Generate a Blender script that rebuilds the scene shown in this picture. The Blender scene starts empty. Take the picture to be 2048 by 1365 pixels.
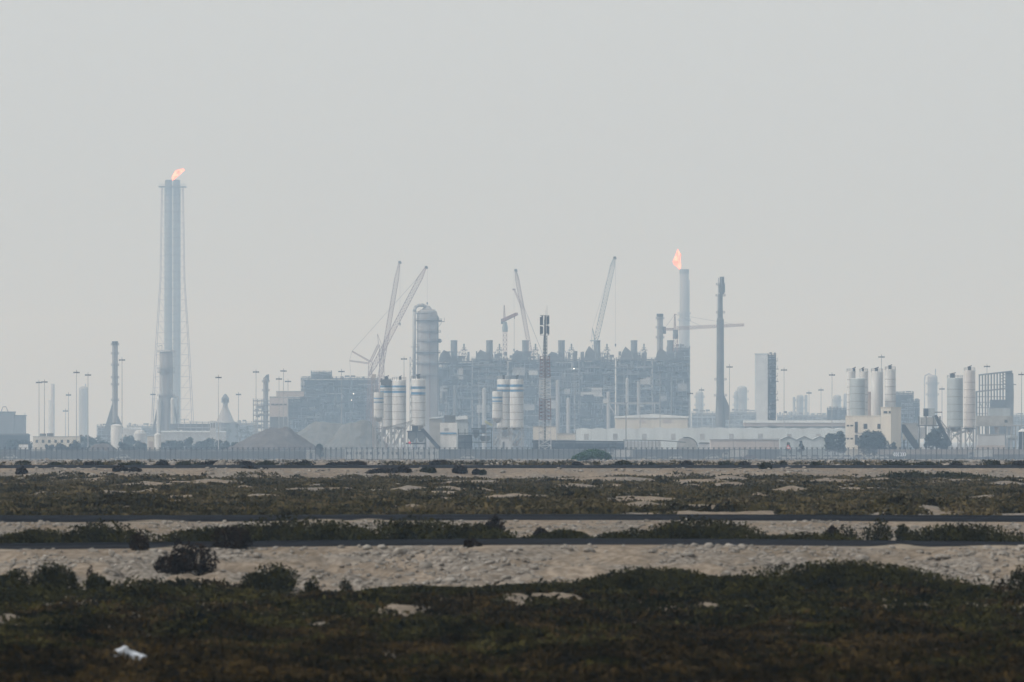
import bpy, math, random
import numpy as np
from mathutils import Vector

# ------------------------------------------------------------------ basics
sc = bpy.context.scene
COL = sc.collection
F = 11378.0            # focal length in photo pixels (200 mm on a 36 mm frame, 2048 px wide)
HC = 3.2               # eye height above the near ground
HY = 880.0             # photo row of the horizon
ZF = -3.13             # level of the industrial plain
R = random.Random(7)
rng = np.random.default_rng(11)


def ground_row(D, z=ZF):
    return HY + (HC - z) * F / D


# ------------------------------------------------------------------ materials
MATS = {}


def mat(name, col, rough=0.8, var=0.18, scale=0.6, metal=0.0, col2=None, bump=0.0, detail=5.0, emit=None, stretch=None):
    if name in MATS:
        return MATS[name]
    m = bpy.data.materials.new(name)
    m.use_nodes = True
    nt = m.node_tree
    b = nt.nodes['Principled BSDF']
    b.inputs['Roughness'].default_value = rough
    b.inputs['Metallic'].default_value = metal
    b.inputs['Specular IOR Level'].default_value = 0.25 if rough < 0.8 else 0.0
    tc = nt.nodes.new('ShaderNodeTexCoord')
    mp = nt.nodes.new('ShaderNodeMapping')
    if stretch:
        mp.inputs['Scale'].default_value = stretch
    nz = nt.nodes.new('ShaderNodeTexNoise')
    nz.inputs['Scale'].default_value = scale
    nz.inputs['Detail'].default_value = detail
    cr = nt.nodes.new('ShaderNodeValToRGB')
    cr.color_ramp.elements[0].position = 0.32
    cr.color_ramp.elements[1].position = 0.68
    c2 = col2 or tuple(c * (1 - var * 1.6) for c in col)
    c1 = tuple(min(1, c * (1 + (0 if col2 else var * 0.5))) for c in col)
    cr.color_ramp.elements[0].color = (*c2, 1)
    cr.color_ramp.elements[1].color = (*c1, 1)
    nt.links.new(tc.outputs['Object'], mp.inputs['Vector'])
    nt.links.new(mp.outputs[0], nz.inputs['Vector'])
    nt.links.new(nz.outputs['Fac'], cr.inputs['Fac'])
    nt.links.new(cr.outputs[0], b.inputs['Base Color'])
    if bump:
        bp = nt.nodes.new('ShaderNodeBump')
        bp.inputs['Strength'].default_value = bump
        bp.inputs['Distance'].default_value = 0.1
        nt.links.new(nz.outputs['Fac'], bp.inputs['Height'])
        nt.links.new(bp.outputs[0], b.inputs['Normal'])
    if emit:
        b.inputs['Emission Color'].default_value = (*emit[:3], 1)
        b.inputs['Emission Strength'].default_value = emit[3]
    MATS[name] = m
    return m


M_STEEL = mat('grey_steel', (0.10, 0.105, 0.11), 0.7, scale=0.3)
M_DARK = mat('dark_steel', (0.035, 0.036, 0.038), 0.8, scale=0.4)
M_FRAME = mat('painted_frame_steel', (0.2, 0.21, 0.22), 0.7, scale=0.3)
M_BLACK = mat('black_rubber', (0.025, 0.025, 0.027), 0.8)
M_PIPE = mat('pipe_cladding', (0.4, 0.41, 0.42), 0.5, scale=0.3)
M_GALV = mat('galvanised_steel', (0.3, 0.31, 0.32), 0.55, scale=0.5)
M_PALE = mat('pale_steel', (0.42, 0.43, 0.44), 0.6, scale=0.15)
M_SHELL = mat('column_cladding', (0.26, 0.255, 0.26), 0.6, scale=0.12, stretch=(1, 1, 0.25))
M_WHITE = mat('white_paint', (0.52, 0.53, 0.535), 0.6, var=0.18, scale=0.5, stretch=(1, 1, 0.15))
M_SILOGREY = mat('blue_grey_paint', (0.33, 0.37, 0.39), 0.5, var=0.14, scale=0.5, stretch=(1, 1, 0.15))
M_BLUE = mat('blue_paint', (0.07, 0.2, 0.36), 0.5, scale=0.8)
M_CREAM = mat('cream_render', (0.5, 0.475, 0.42), 0.9, var=0.12, scale=0.25, stretch=(1, 1, 0.2))
M_PINKISH = mat('pinkish_render', (0.38, 0.34, 0.32), 0.9, var=0.12, scale=0.2)
M_CONC = mat('concrete', (0.3, 0.3, 0.29), 0.9, scale=0.4)
M_ROOFW = mat('pale_roof_sheet', (0.58, 0.62, 0.65), 0.5, var=0.1, scale=0.08, stretch=(2.5, 1, 0.2))
M_WALLB = mat('pale_blue_sheet', (0.48, 0.53, 0.56), 0.6, var=0.1, scale=0.06, stretch=(3, 1, 0.3))
M_RED = mat('red_oxide_paint', (0.13, 0.062, 0.056), 0.6, scale=0.5)
M_CRANE = mat('faded_red_crane_paint', (0.24, 0.13, 0.115), 0.6, var=0.25, scale=0.08)
M_CRANEB = mat('blue_grey_crane_paint', (0.2, 0.25, 0.27), 0.6, var=0.25, scale=0.08)
M_GLASS = mat('dark_glass', (0.03, 0.035, 0.04), 0.15, var=0.05)
M_YELLOW = mat('yellow_green_paint', (0.42, 0.42, 0.2), 0.6)
M_HEAP = mat('grey_aggregate', (0.1, 0.092, 0.09), 0.95, var=0.2, scale=0.25, bump=0.4)
M_HEAP2 = mat('fine_grey_aggregate', (0.13, 0.135, 0.135), 0.95, var=0.15, scale=0.3, bump=0.4)
M_TREE = mat('dusty_foliage', (0.035, 0.042, 0.028), 0.8, col2=(0.016, 0.02, 0.014), scale=0.9)
M_ACACIA = mat('green_acacia_foliage', (0.034, 0.085, 0.02), 0.8, col2=(0.014, 0.04, 0.01), scale=0.9)
M_BARK = mat('bark', (0.1, 0.08, 0.06), 0.9)
M_ASPHALT = mat('asphalt', (0.02, 0.021, 0.024), 1.0, var=0.35, scale=0.5, stretch=(0.12, 1, 1))
M_SHRUB = mat('olive_shrub_leaves', (0.034, 0.031, 0.008), 0.85, col2=(0.012, 0.011, 0.0035), scale=1.3)
M_BROWN = mat('brown_salt_shrub_leaves', (0.028, 0.019, 0.012), 0.85, col2=(0.010, 0.007, 0.005), scale=1.5)
M_ROCK = mat('limestone', (0.27, 0.245, 0.215), 0.9, col2=(0.10, 0.088, 0.075), scale=3.0, bump=0.3)
M_SIGN = mat('white_reflective_sheet', (0.8, 0.82, 0.85), 0.4, var=0.03)
M_SIGNB = mat('blue_reflective_sheet', (0.05, 0.14, 0.36), 0.4, var=0.05)
M_SIGNR = mat('red_reflective_sheet', (0.65, 0.05, 0.05), 0.4, var=0.05)
M_PLASTIC = mat('white_plastic_film', (0.42, 0.44, 0.47), 0.5, var=0.12, scale=6)

def foliage(name, c0, c1, c2, scale):
    m = bpy.data.materials.new(name); m.use_nodes = True
    nt = m.node_tree; b = nt.nodes['Principled BSDF']; b.inputs['Roughness'].default_value = 0.9; b.inputs['Specular IOR Level'].default_value = 0.0
    tc = nt.nodes.new('ShaderNodeTexCoord')
    a = nt.nodes.new('ShaderNodeTexNoise'); a.inputs['Scale'].default_value = scale; a.inputs['Detail'].default_value = 3
    f = nt.nodes.new('ShaderNodeTexNoise'); f.inputs['Scale'].default_value = scale * 9; f.inputs['Detail'].default_value = 2
    nt.links.new(tc.outputs['Object'], a.inputs['Vector']); nt.links.new(tc.outputs['Object'], f.inputs['Vector'])
    mx = nt.nodes.new('ShaderNodeMath'); mx.operation = 'MULTIPLY_ADD'; mx.inputs[1].default_value = 0.45
    nt.links.new(f.outputs['Fac'], mx.inputs[0]); nt.links.new(a.outputs['Fac'], mx.inputs[2])
    r = nt.nodes.new('ShaderNodeValToRGB')
    r.color_ramp.elements[0].position = 0.55; r.color_ramp.elements[0].color = (*c0, 1)
    r.color_ramp.elements[1].position = 0.9; r.color_ramp.elements[1].color = (*c2, 1)
    k = r.color_ramp.elements.new(0.72); k.color = (*c1, 1)
    nt.links.new(mx.outputs[0], r.inputs[0]); nt.links.new(r.outputs[0], b.inputs['Base Color'])
    return m


# flames
FL = bpy.data.materials.new('gas_flame')
FL.use_nodes = True
_nt = FL.node_tree
_b = _nt.nodes['Principled BSDF']
_nz = _nt.nodes.new('ShaderNodeTexNoise')
_nz.inputs['Scale'].default_value = 0.22
_cr = _nt.nodes.new('ShaderNodeValToRGB')
_cr.color_ramp.elements[0].position = 0.35
_cr.color_ramp.elements[1].position = 0.62
_cr.color_ramp.elements[0].color = (1.0, 0.13, 0.065, 1)
_cr.color_ramp.elements[1].color = (1.0, 0.31, 0.19, 1)
_tc = _nt.nodes.new('ShaderNodeTexCoord')
_nt.links.new(_tc.outputs['Object'], _nz.inputs['Vector'])
_nt.links.new(_nz.outputs['Fac'], _cr.inputs['Fac'])
_nt.links.new(_cr.outputs[0], _b.inputs['Emission Color'])
_b.inputs['Base Color'].default_value = (0, 0, 0, 1)
_b.inputs['Emission Strength'].default_value = 2.0
_lw = _nt.nodes.new('ShaderNodeLayerWeight'); _lw.inputs['Blend'].default_value = 0.35
_al = _nt.nodes.new('ShaderNodeMapRange'); _al.inputs['From Min'].default_value = 0.25; _al.inputs['From Max'].default_value = 0.95
_al.inputs['To Min'].default_value = 1.0; _al.inputs['To Max'].default_value = 0.0
_nt.links.new(_lw.outputs['Facing'], _al.inputs['Value']); _nt.links.new(_al.outputs[0], _b.inputs['Alpha'])

# wire fabric: thin grey wire with air between
WIRE = bpy.data.materials.new('chain_link_wire')
WIRE.use_nodes = True
_nt = WIRE.node_tree
_b = _nt.nodes['Principled BSDF']
_b.inputs['Base Color'].default_value = (0.1, 0.11, 0.115, 1)
_b.inputs['Alpha'].default_value = 0.3


# ------------------------------------------------------------------ noise (numpy)
def _hash(ix, iy, s):
    n = (ix.astype(np.int64) * 374761393 + iy.astype(np.int64) * 668265263 + s * 1442695041) & 0x7fffffff
    n = ((n ^ (n >> 13)) * 1274126177) & 0x7fffffff
    return ((n ^ (n >> 16)) & 0xffff) / 65535.0


def vnoise(x, y, s=0):
    ix = np.floor(x); iy = np.floor(y)
    fx = x - ix; fy = y - iy
    fx = fx * fx * (3 - 2 * fx); fy = fy * fy * (3 - 2 * fy)
    a = _hash(ix, iy, s); b = _hash(ix + 1, iy, s); c = _hash(ix, iy + 1, s); d = _hash(ix + 1, iy + 1, s)
    return (a + (b - a) * fx) * (1 - fy) + (c + (d - c) * fx) * fy


def fbm(x, y, s=0, o=4):
    t = 0; a = 0.5; n = 0
    for k in range(o):
        t = t + a * vnoise(x, y, s + k * 17); n += a
        x = x * 2.03 + 5.1; y = y * 2.03 + 1.7; a *= 0.5
    return t / n


def sstep(a, b, x):
    t = np.clip((x - a) / (b - a), 0, 1)
    return t * t * (3 - 2 * t)


# ------------------------------------------------------------------ terrain
PY = np.array([-300, 60, 119.0, 122.0, 131.6, 138.4, 141, 150, 159, 171, 183.6, 187, 366, 374, 385, 427, 436, 900, 1800, 30000])
PZ = np.array([0, 0, 0.0, 0.14, 0.71, 0.71, 0.36, 0.28, 0.32, 0.75, 0.75, 0.62, 0.56, 0.60, 1.27, 1.27, 1.1, -0.35, ZF, ZF])


BARE = ((140, 1202, 0.9, 3.6), (225, 1222, 0.3, 1.6), (250, 1232, 0.22, 1.2), (820, 1228, 0.42, 1.8), (790, 1224, 0.25, 1.0), (1095, 1205, 0.9, 2.6), (1040, 1212, 0.35, 1.4), (10, 1243, 0.35, 1.6),
        (1420, 1224, 0.3, 0.9), (1500, 1226, 0.2, 0.7), (1785, 1222, 0.25, 0.8), (640, 1252, 0.3, 0.9), (700, 1176, 1.7, 3.5))



def bare_near(x, y, front=0.0):
    t = np.zeros_like(x)
    for (px, row, rx, ry) in BARE:
        yc = HC * F / (row - 880); xc = (px - 1024) * yc / F
        dy = np.where(y < yc, (y - yc) / (ry + front), (y - yc) / ry)
        t = np.maximum(t, 1 - sstep(0.6, 1.1, np.hypot((x - xc) / rx, dy) + (fbm(x * 2.2, y * 0.7, 90, 3) - 0.5) * 1.3))
    return t


def road_lift(x, y):
    k = np.exp(-((y - 135) / 45.0) ** 2)
    return k * 0.06 * np.cos((x - 2.0) / 5.2)


def H(x, y):
    x = np.asarray(x, float); y = np.asarray(y, float)
    wob = (fbm(x / 3.1, y * 0 + 3.3, 5, 3) - 0.5)
    yy = y + np.where((y > 112) & (y < 131.0), wob * 4.2 * sstep(112, 119, y) * (1 - sstep(127, 131.0, y)), 0)
    yy = yy + np.where((y > 362) & (y < 384.6), (fbm(x / 6.0, y * 0 + 8.3, 6, 3) - 0.5) * 16 * sstep(362, 370, y) * (1 - sstep(378, 384.6, y)), 0)
    z = np.interp(yy, PY, PZ)
    onroad = ((y > 131.2) & (y < 138.8)) | ((y > 170.6) & (y < 184)) | ((y > 384.6) & (y < 427.4))
    # lumps on the banks
    b1 = sstep(118, 121, y) * (1 - sstep(130.4, 131.2, y))
    z = z + b1 * ((fbm(x / 1.3, y / 1.6, 21, 4) - 0.5) * 0.44 + (fbm(x / 0.35, y / 0.6, 22, 3) - 0.5) * 0.15)
    gul = np.abs(fbm(x / 0.8 + 0.25 * y, y / 3.4, 26, 3) - 0.5) * 2
    z = z - b1 * np.clip(0.22 - gul, 0, 1) * 0.75 * sstep(0.42, 0.6, fbm(x / 2.6, y / 6, 27, 3)) * sstep(120, 122, y) * (1 - sstep(127.5, 129.6, y))
    b2 = sstep(139, 142, y) * (1 - sstep(169, 170.6, y))
    z = z + b2 * ((fbm(x / 2.2, y / 3.0, 23, 4) - 0.5) * 0.30)
    b3 = sstep(366, 371, y) * (1 - sstep(383, 384.6, y))
    z = z + b3 * ((fbm(x / 3.0, y / 6.0, 24, 4) - 0.5) * 0.5)
    # hummocks in the scrub
    c = sstep(186, 194, y) * (1 - sstep(360, 368, y))
    hum = np.clip(fbm(x / 3.4, y / 7.5, 31, 4) - 0.46, 0, 1)
    z = z + c * (hum * 1.0 + (fbm(x / 1.0, y / 1.5, 32, 3) - 0.5) * 0.12)
    a = 1 - sstep(110, 118, y)
    z = z + a * ((fbm(x / 1.5, y / 5.0, 33, 4) - 0.5) * 0.3) + 0.09 * bare_near(x, y) * (y < 118)
    d = sstep(430, 450, y) * (1 - sstep(1650, 1780, y))
    z = z + d * ((fbm(x / 7.0, y / 16.0, 34, 4) - 0.5) * 0.75)
    z = np.where(onroad, np.interp(y, PY, PZ), z)
    return z + road_lift(x, y)


def obj(name, me, m=None, parent=None, loc=None):
    o = bpy.data.objects.new(name, me)
    COL.objects.link(o)
    if m is not None:
        me.materials.append(m)
    if parent is not None:
        o.parent = parent
    if loc is not None:
        o.location = loc
    return o


def np_mesh(name, V, Q, smooth=False):
    """V (n,3) float, Q (m,k) int"""
    me = bpy.data.meshes.new(name)
    V = np.ascontiguousarray(V, dtype=np.float32); Q = np.ascontiguousarray(Q, dtype=np.int32)
    k = Q.shape[1]
    me.vertices.add(len(V)); me.vertices.foreach_set('co', V.ravel())
    me.loops.add(Q.size); me.loops.foreach_set('vertex_index', Q.ravel())
    me.polygons.add(len(Q))
    me.polygons.foreach_set('loop_start', np.arange(len(Q), dtype=np.int32) * k)
    if smooth:
        me.polygons.foreach_set('use_smooth', np.ones(len(Q), dtype=bool))
    me.update(calc_edges=True)
    return me


def struct(o, kind='structure', label=None):
    o['kind'] = kind
    if label:
        o['label'] = label
    return o


def build_ground():
    ys = np.concatenate([np.arange(-300, 40, 20), np.arange(40, 112, 0.5), np.arange(112, 142, 0.15), np.arange(142, 190, 0.3),
                         np.arange(190, 440, 0.6), np.arange(440, 1000, 6), np.arange(1000, 1840, 20), np.geomspace(1840, 15000, 30)])
    xa = np.concatenate([np.arange(0, 16, 0.14), np.arange(16, 50, 0.45), np.geomspace(50, 5000, 40)])
    xs = np.concatenate([-xa[::-1][:-1], xa])
    X, Y = np.meshgrid(xs, ys)
    Z = H(X, Y)
    V = np.stack([X, Y, Z], -1).reshape(-1, 3)
    nx, ny = len(xs), len(ys)
    i = (np.arange(ny - 1)[:, None] * nx + np.arange(nx - 1)[None, :]).ravel()
    Q = np.stack([i, i + 1, i + nx + 1, i + nx], -1)
    me = np_mesh('ground', V, Q, True)
    m = bpy.data.materials.new('sandy_ground'); m.use_nodes = True
    nt = m.node_tree; b = nt.nodes['Principled BSDF']; b.inputs['Roughness'].default_value = 0.95
    b.inputs['Specular IOR Level'].default_value = 0.0
    tc = nt.nodes.new('ShaderNodeTexCoord')

    def noise(scale, detail=6, stretch=(1, 1, 1)):
        mp = nt.nodes.new('ShaderNodeMapping'); mp.inputs['Scale'].default_value = stretch
        n = nt.nodes.new('ShaderNodeTexNoise'); n.inputs['Scale'].default_value = scale; n.inputs['Detail'].default_value = detail
        nt.links.new(tc.outputs['Object'], mp.inputs[0]); nt.links.new(mp.outputs[0], n.inputs['Vector']); return n

    def ramp(n, p0, p1, c0, c1):
        r = nt.nodes.new('ShaderNodeValToRGB'); r.color_ramp.elements[0].position = p0; r.color_ramp.elements[1].position = p1
        r.color_ramp.elements[0].color = (*c0, 1); r.color_ramp.elements[1].color = (*c1, 1)
        nt.links.new(n.outputs['Fac'], r.inputs[0]); return r
    n1 = noise(0.35, 6, (1, 0.5, 1)); r1 = ramp(n1, 0.35, 0.66, (0.165, 0.135, 0.105), (0.235, 0.195, 0.155))
    n2 = noise(4.5, 8); r2 = ramp(n2, 0.42, 0.62, (0.62, 0.6, 0.58), (1.06, 1.05, 1.04))
    mx = nt.nodes.new('ShaderNodeMix'); mx.data_type = 'RGBA'; mx.blend_type = 'MULTIPLY'; mx.inputs[0].default_value = 0.85
    nt.links.new(r1.outputs[0], mx.inputs[6]); nt.links.new(r2.outputs[0], mx.inputs[7])
    n3 = noise(0.55, 5, (1, 0.6, 1)); r3 = nt.nodes.new('ShaderNodeValToRGB')
    r3.color_ramp.elements[0].position = 0.46; r3.color_ramp.elements[1].position = 0.6
    nt.links.new(n3.outputs['Fac'], r3.inputs[0])
    n4 = noise(7.5, 3); r4 = ramp(n4, 0.36, 0.66, (0.05, 0.044, 0.039), (0.25, 0.23, 0.205))  # dark end paints the shadowed gaps between stones into the colour
    m3 = nt.nodes.new('ShaderNodeMix'); m3.data_type = 'RGBA'
    mm = nt.nodes.new('ShaderNodeMath'); mm.operation = 'MULTIPLY'; mm.inputs[1].default_value = 0.7
    nt.links.new(r3.outputs[0], mm.inputs[0]); nt.links.new(mm.outputs[0], m3.inputs[0])
    nt.links.new(mx.outputs[2], m3.inputs[6]); nt.links.new(r4.outputs[0], m3.inputs[7])
    nt.links.new(m3.outputs[2], b.inputs['Base Color'])
    bp = nt.nodes.new('ShaderNodeBump'); bp.inputs['Strength'].default_value = 0.8; bp.inputs['Distance'].default_value = 0.12
    nt.links.new(n2.outputs['Fac'], bp.inputs['Height']); nt.links.new(bp.outputs[0], b.inputs['Normal'])
    o = obj('ground', me, m)
    struct(o, label='sandy desert ground with low banks along the roads')


def build_road(y0, y1, label):
    xs = np.concatenate([np.arange(-400, -50, 10), np.arange(-50, 50, 0.5), np.arange(50, 401, 10)])
    ys = np.array([y0 - 0.12, y0, (y0 + y1) / 2, y1, y1 + 0.12])
    dz = np.array([-0.10, 0.035, 0.055, 0.035, -0.10])
    X, Y = np.meshgrid(xs, ys)
    Z = np.interp(np.clip(Y, y0, y1), PY, PZ) + road_lift(X, Y) + dz[:, None]
    V = np.stack([X, Y, Z], -1).reshape(-1, 3)
    nx = len(xs)
    i = (np.arange(4)[:, None] * nx + np.arange(nx - 1)[None, :]).ravel()
    Q = np.stack([i, i + 1, i + nx + 1, i + nx], -1)
    o = obj('road', np_mesh('road', V, Q), M_ASPHALT)
    struct(o, label=label)


def drift(y0, y1, n, label):
    """low tongues of sand blown over the road edge"""
    V, Q = [], []
    for k in range(n):
        x = rng.uniform(-26, 26) * y0 / 132; L = rng.uniform(0.8, 4.0); w = rng.uniform(0.25, 1.3); yy = y0 if rng.uniform() < 0.6 else y1
        m = 14; o = len(V)
        zc = float(np.interp(yy, PY, PZ))
        V.append((x, yy, zc + 0.06 + float(road_lift(x, yy))))
        for i in range(m):
            a = 2 * np.pi * i / m; q = rng.uniform(0.75, 1.2)
            xx, y2 = x + L * q * np.cos(a), yy + w * q * np.sin(a)
            V.append((xx, y2, zc + float(road_lift(xx, y2)) - 0.03))
        Q += [(o, o + 1 + i, o + 1 + (i + 1) % m) for i in range(m)]
    struct(obj('sand_drift', np_mesh('sand_drift', np.array(V), np.array(Q), True), mat('drift_sand', (0.22, 0.185, 0.145), 1.0, scale=2.0)), 'stuff', label)


build_ground()
drift(131.9, 138.0, 9, 'thin sand blown over the edges of the near road')
drift(171.5, 183.0, 9, 'thin sand blown over the edges of the second road')
build_road(131.7, 138.2, 'dark asphalt road on top of the stony bank')
build_road(171.2, 183.4, 'dark asphalt road beyond the thickets')
build_road(386.5, 426, 'far dark asphalt road below the plant fence')


# ------------------------------------------------------------------ scattering helpers
def leaf_quads(C, size, flat=0.0):
    """C (n,3) centres -> quads randomly turned"""
    n = len(C)
    u = rng.normal(size=(n, 3)); u[:, 2] *= (1 - flat)
    u /= np.linalg.norm(u, axis=1)[:, None]
    w = rng.normal(size=(n, 3))
    v = np.cross(u, w); v /= np.linalg.norm(v, axis=1)[:, None]
    s = (np.asarray(size) * rng.uniform(0.6, 1.3, n))[:, None]
    u = u * s * 0.75; v = v * s * 0.36
    V = np.stack([C - u, C + v * 0.9, C + u, C - v * 0.9], 1).reshape(-1, 3)
    Q = np.arange(n * 4).reshape(-1, 4)
    return V, Q


def tufts(cx, cy, rad, hgt, per, size, zfun=None):
    """dome-shaped tufts of leaves standing on the terrain"""
    m = len(cx)
    k = np.repeat(np.arange(m), per)
    n = len(k)
    a = rng.uniform(0, 2 * np.pi, n); r = np.sqrt(rng.uniform(0, 1, n)) * rad[k]
    dome = np.sqrt(np.clip(1 - (r / rad[k]) ** 2, 0.02, 1))
    x = cx[k] + r * np.cos(a); y = cy[k] + r * np.sin(a)
    z = H(x, y) + hgt[k] * dome * rng.uniform(0.15, 1.0, n) ** 0.6
    s = np.broadcast_to(size, (m,))[k]
    return leaf_quads(np.stack([x, y, z], -1), s)


def join(parts):
    Vs, Qs, o = [], [], 0
    for V, Q in parts:
        Vs.append(V); Qs.append(Q + o); o += len(V)
    return np.concatenate(Vs), np.concatenate(Qs)


def gx(px, y):
    return (px - 1024) * y / F


# --- carpet of low plants in front of the bank
N = 50000
cy = 1 / rng.uniform(1 / 121.5, 1 / 62.0, N); cx = rng.uniform(-1, 1, N) * (0.1 * cy + 5.5)
dens = fbm(cx / 1.6, cy / 4.0, 51, 3)
edge = 117.0 + (fbm(cx / 2.0, cy * 0, 52, 3) - 0.5) * 7 + np.where(cx > -3.2, 1.0, 0) + 6.5 * (1 - sstep(-5.6, -4.6, cx))
keep = (cy < edge) & (bare_near(cx, cy, 2.6) < rng.uniform(0.35, 1.02, N)) & (dens > 0.2)
cx, cy, dens = cx[keep], cy[keep], dens[keep]
big = fbm(cx / 0.9, cy / 2.0, 53, 3)
rad = 0.14 + 0.22 * big * rng.uniform(0.5, 1.2, len(cx)); hgt = 0.05 + 0.5 * np.clip(big - 0.32, 0, 1) ** 1.2 * rng.uniform(0.6, 1.5, len(cx))
brown = fbm(cx / 1.3, cy / 3.0, 54, 3) + np.clip((100 - cy) / 130, -0.05, 0.2) + rng.normal(0, 0.05, len(cx)) > 0.53
M_CARPET = foliage('saltbush_leaves', (0.005, 0.0046, 0.0016), (0.0175, 0.016, 0.0045), (0.048, 0.041, 0.0125), 0.5)
M_DRY = foliage('dry_saltbush_leaves', (0.0075, 0.0055, 0.002), (0.0185, 0.0132, 0.0046), (0.052, 0.034, 0.0125), 0.5)
M_SCRUB = foliage('grey_olive_leaves', (0.016, 0.0125, 0.004), (0.042, 0.034, 0.0125), (0.088, 0.068, 0.034), 0.22)
for sel, nm, m, lb in ((~brown, 'ground_cover', M_CARPET, 'low olive green saltbush carpet before the stony bank'),
                       (brown, 'dry_ground_cover', M_DRY, 'low dry brown plants mixed through the saltbush carpet')):
    V, Q = tufts(cx[sel], cy[sel], rad[sel], hgt[sel], 12, 0.085)
    struct(obj(nm, np_mesh(nm, V, Q), m), 'stuff', lb)

# --- scrubland between the second and third roads
N = 70000
cy = 1 / rng.uniform(1 / 376., 1 / 186.5, N); cx = rng.uniform(-1, 1, N) * (0.098 * cy + 6)
dens = fbm(cx / 2.4, cy / 9.0, 61, 4); hum = fbm(cx / 3.4, cy / 7.5, 31, 4)
keep = (dens > 0.30 - 0.05 * (cy < 200)) & ~((hum > 0.575) & (dens < 0.58))
cx, cy = cx[keep], cy[keep]
rad = rng.uniform(0.25, 0.6, len(cx)); hgt = rng.uniform(0.06, 0.26, len(cx))
V, Q = tufts(cx, cy, rad, hgt, 10, 0.17)
struct(obj('scrub', np_mesh('scrub', V, Q), M_SCRUB), 'stuff',
       'low grey olive scrub over the sandy flat between the roads')
# median fringe
N = 6500
cy = rng.uniform(140.5, 158, N); cx = rng.uniform(-22, 22, N)
keep = fbm(cx / 2.0, cy / 4.0, 66, 3) > 0.62
cx, cy = cx[keep], cy[keep]
V, Q = tufts(cx, cy, rng.uniform(0.15, 0.35, len(cx)), rng.uniform(0.08, 0.28, len(cx)), 12, 0.1)
struct(obj('median_ground_cover', np_mesh('median_ground_cover', V, Q), M_SHRUB), 'stuff', 'thin green plants in the dip between the two near roads')
# verge beyond the third road
N = 2600
cy = 1 / rng.uniform(1 / 1500., 1 / 428., N); cx = rng.uniform(-0.1, 0.1, N) * cy
keep = fbm(cx / 6.0, cy / 60.0, 68, 3) > 0.5
cx, cy = cx[keep], cy[keep]
V, Q = tufts(cx, cy, rng.uniform(0.3, 0.9, len(cx)), rng.uniform(0.1, 0.4, len(cx)), 14, 0.24)
struct(obj('verge_scrub', np_mesh('verge_scrub', V, Q), M_SCRUB), 'stuff', 'sparse grey scrub on the stony verge below the fence')

# --- stones
_t = (1 + 5 ** 0.5) / 2
IV = np.array([(-1, _t, 0), (1, _t, 0), (-1, -_t, 0), (1, -_t, 0), (0, -1, _t), (0, 1, _t), (0, -1, -_t), (0, 1, -_t), (_t, 0, -1), (_t, 0, 1), (-_t, 0, -1), (-_t, 0, 1)], float) / 1.9
IF = np.array([(0, 11, 5), (0, 5, 1), (0, 1, 7), (0, 7, 10), (0, 10, 11), (1, 5, 9), (5, 11, 4), (11, 10, 2), (10, 7, 6), (7, 1, 8),
               (3, 9, 4), (3, 4, 2), (3, 2, 6), (3, 6, 8), (3, 8, 9), (4, 9, 5), (2, 4, 11), (6, 2, 10), (8, 6, 7), (9, 8, 1)])


def stones(x, y, s):
    n = len(x)
    P = IV[None] * (1 + rng.uniform(-0.3, 0.3, (n, 12, 1))) * np.stack([s * rng.uniform(0.7, 1.5, n), s * rng.uniform(0.7, 1.3, n), s * rng.uniform(0.45, 0.95, n)], -1)[:, None, :]
    a = rng.uniform(0, 6.28, n); c, d = np.cos(a)[:, None], np.sin(a)[:, None]
    X = P[..., 0] * c - P[..., 1] * d; Y = P[..., 0] * d + P[..., 1] * c
    V = np.stack([X + x[:, None], Y + y[:, None], P[..., 2] + (H(x, y) + s * 0.15)[:, None]], -1).reshape(-1, 3)
    Q = (IF[None] + (np.arange(n) * 12)[:, None, None]).reshape(-1, 3)
    return V, Q


def gravel(n, y0, y1, hw, s0, s1, seed, thr, label):
    y = rng.uniform(y0, y1, n); x = rng.uniform(-hw, hw, n)
    k = fbm(x / 1.2, y / 2.0, seed, 3) > thr
    x, y = x[k], y[k]
    s = s0 + (s1 - s0) * rng.uniform(0, 1, len(x)) ** 4
    V, Q = stones(x, y, s)
    struct(obj('gravel', np_mesh('gravel', V, Q), M_ROCK), 'stuff', label)


gravel(15000, 119.5, 131.3, 15, 0.010, 0.085, 71, 0.52, 'loose stones scattered over the pale bank of the near road')
gravel(900, 120.5, 131.3, 15, 0.06, 0.16, 77, 0.56, 'larger broken stones in clusters on the near bank')
gravel(10000, 152, 170.6, 19, 0.02, 0.10, 72, 0.44, 'loose stones on the slope below the second road')
gravel(2500, 372, 384.5, 42, 0.04, 0.2, 73, 0.45, 'loose stones on the slope below the far road')
gravel(5000, 430, 1100, 80, 0.1, 0.5, 74, 0.45, 'pale rubble on the verge between the far road and the fence')

rock_me = []
for k in range(6):
    V = IV * (1 + rng.uniform(-0.28, 0.28, (12, 1)))
    me = np_mesh('rock', V, IF)
    me.materials.append(M_ROCK)
    rock_me.append(me)


def rock(px, row, w, h, y, label, group='loose rocks on the near bank'):
    o = bpy.data.objects.new('rock', R.choice(rock_me)); COL.objects.link(o)
    s = y / F
    x = gx(px, y)
    o.location = (x, y, float(H(x, y)) + h * s * 0.3)
    o.scale = (w * s * 0.52, w * s * 0.45, h * s * 0.55)
    o.rotation_euler = (R.uniform(-.3, .3), R.uniform(-.2, .2), R.uniform(0, 6))
    o['label'] = label; o['category'] = 'rock'
    if group:
        o['group'] = group
    return o


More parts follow.
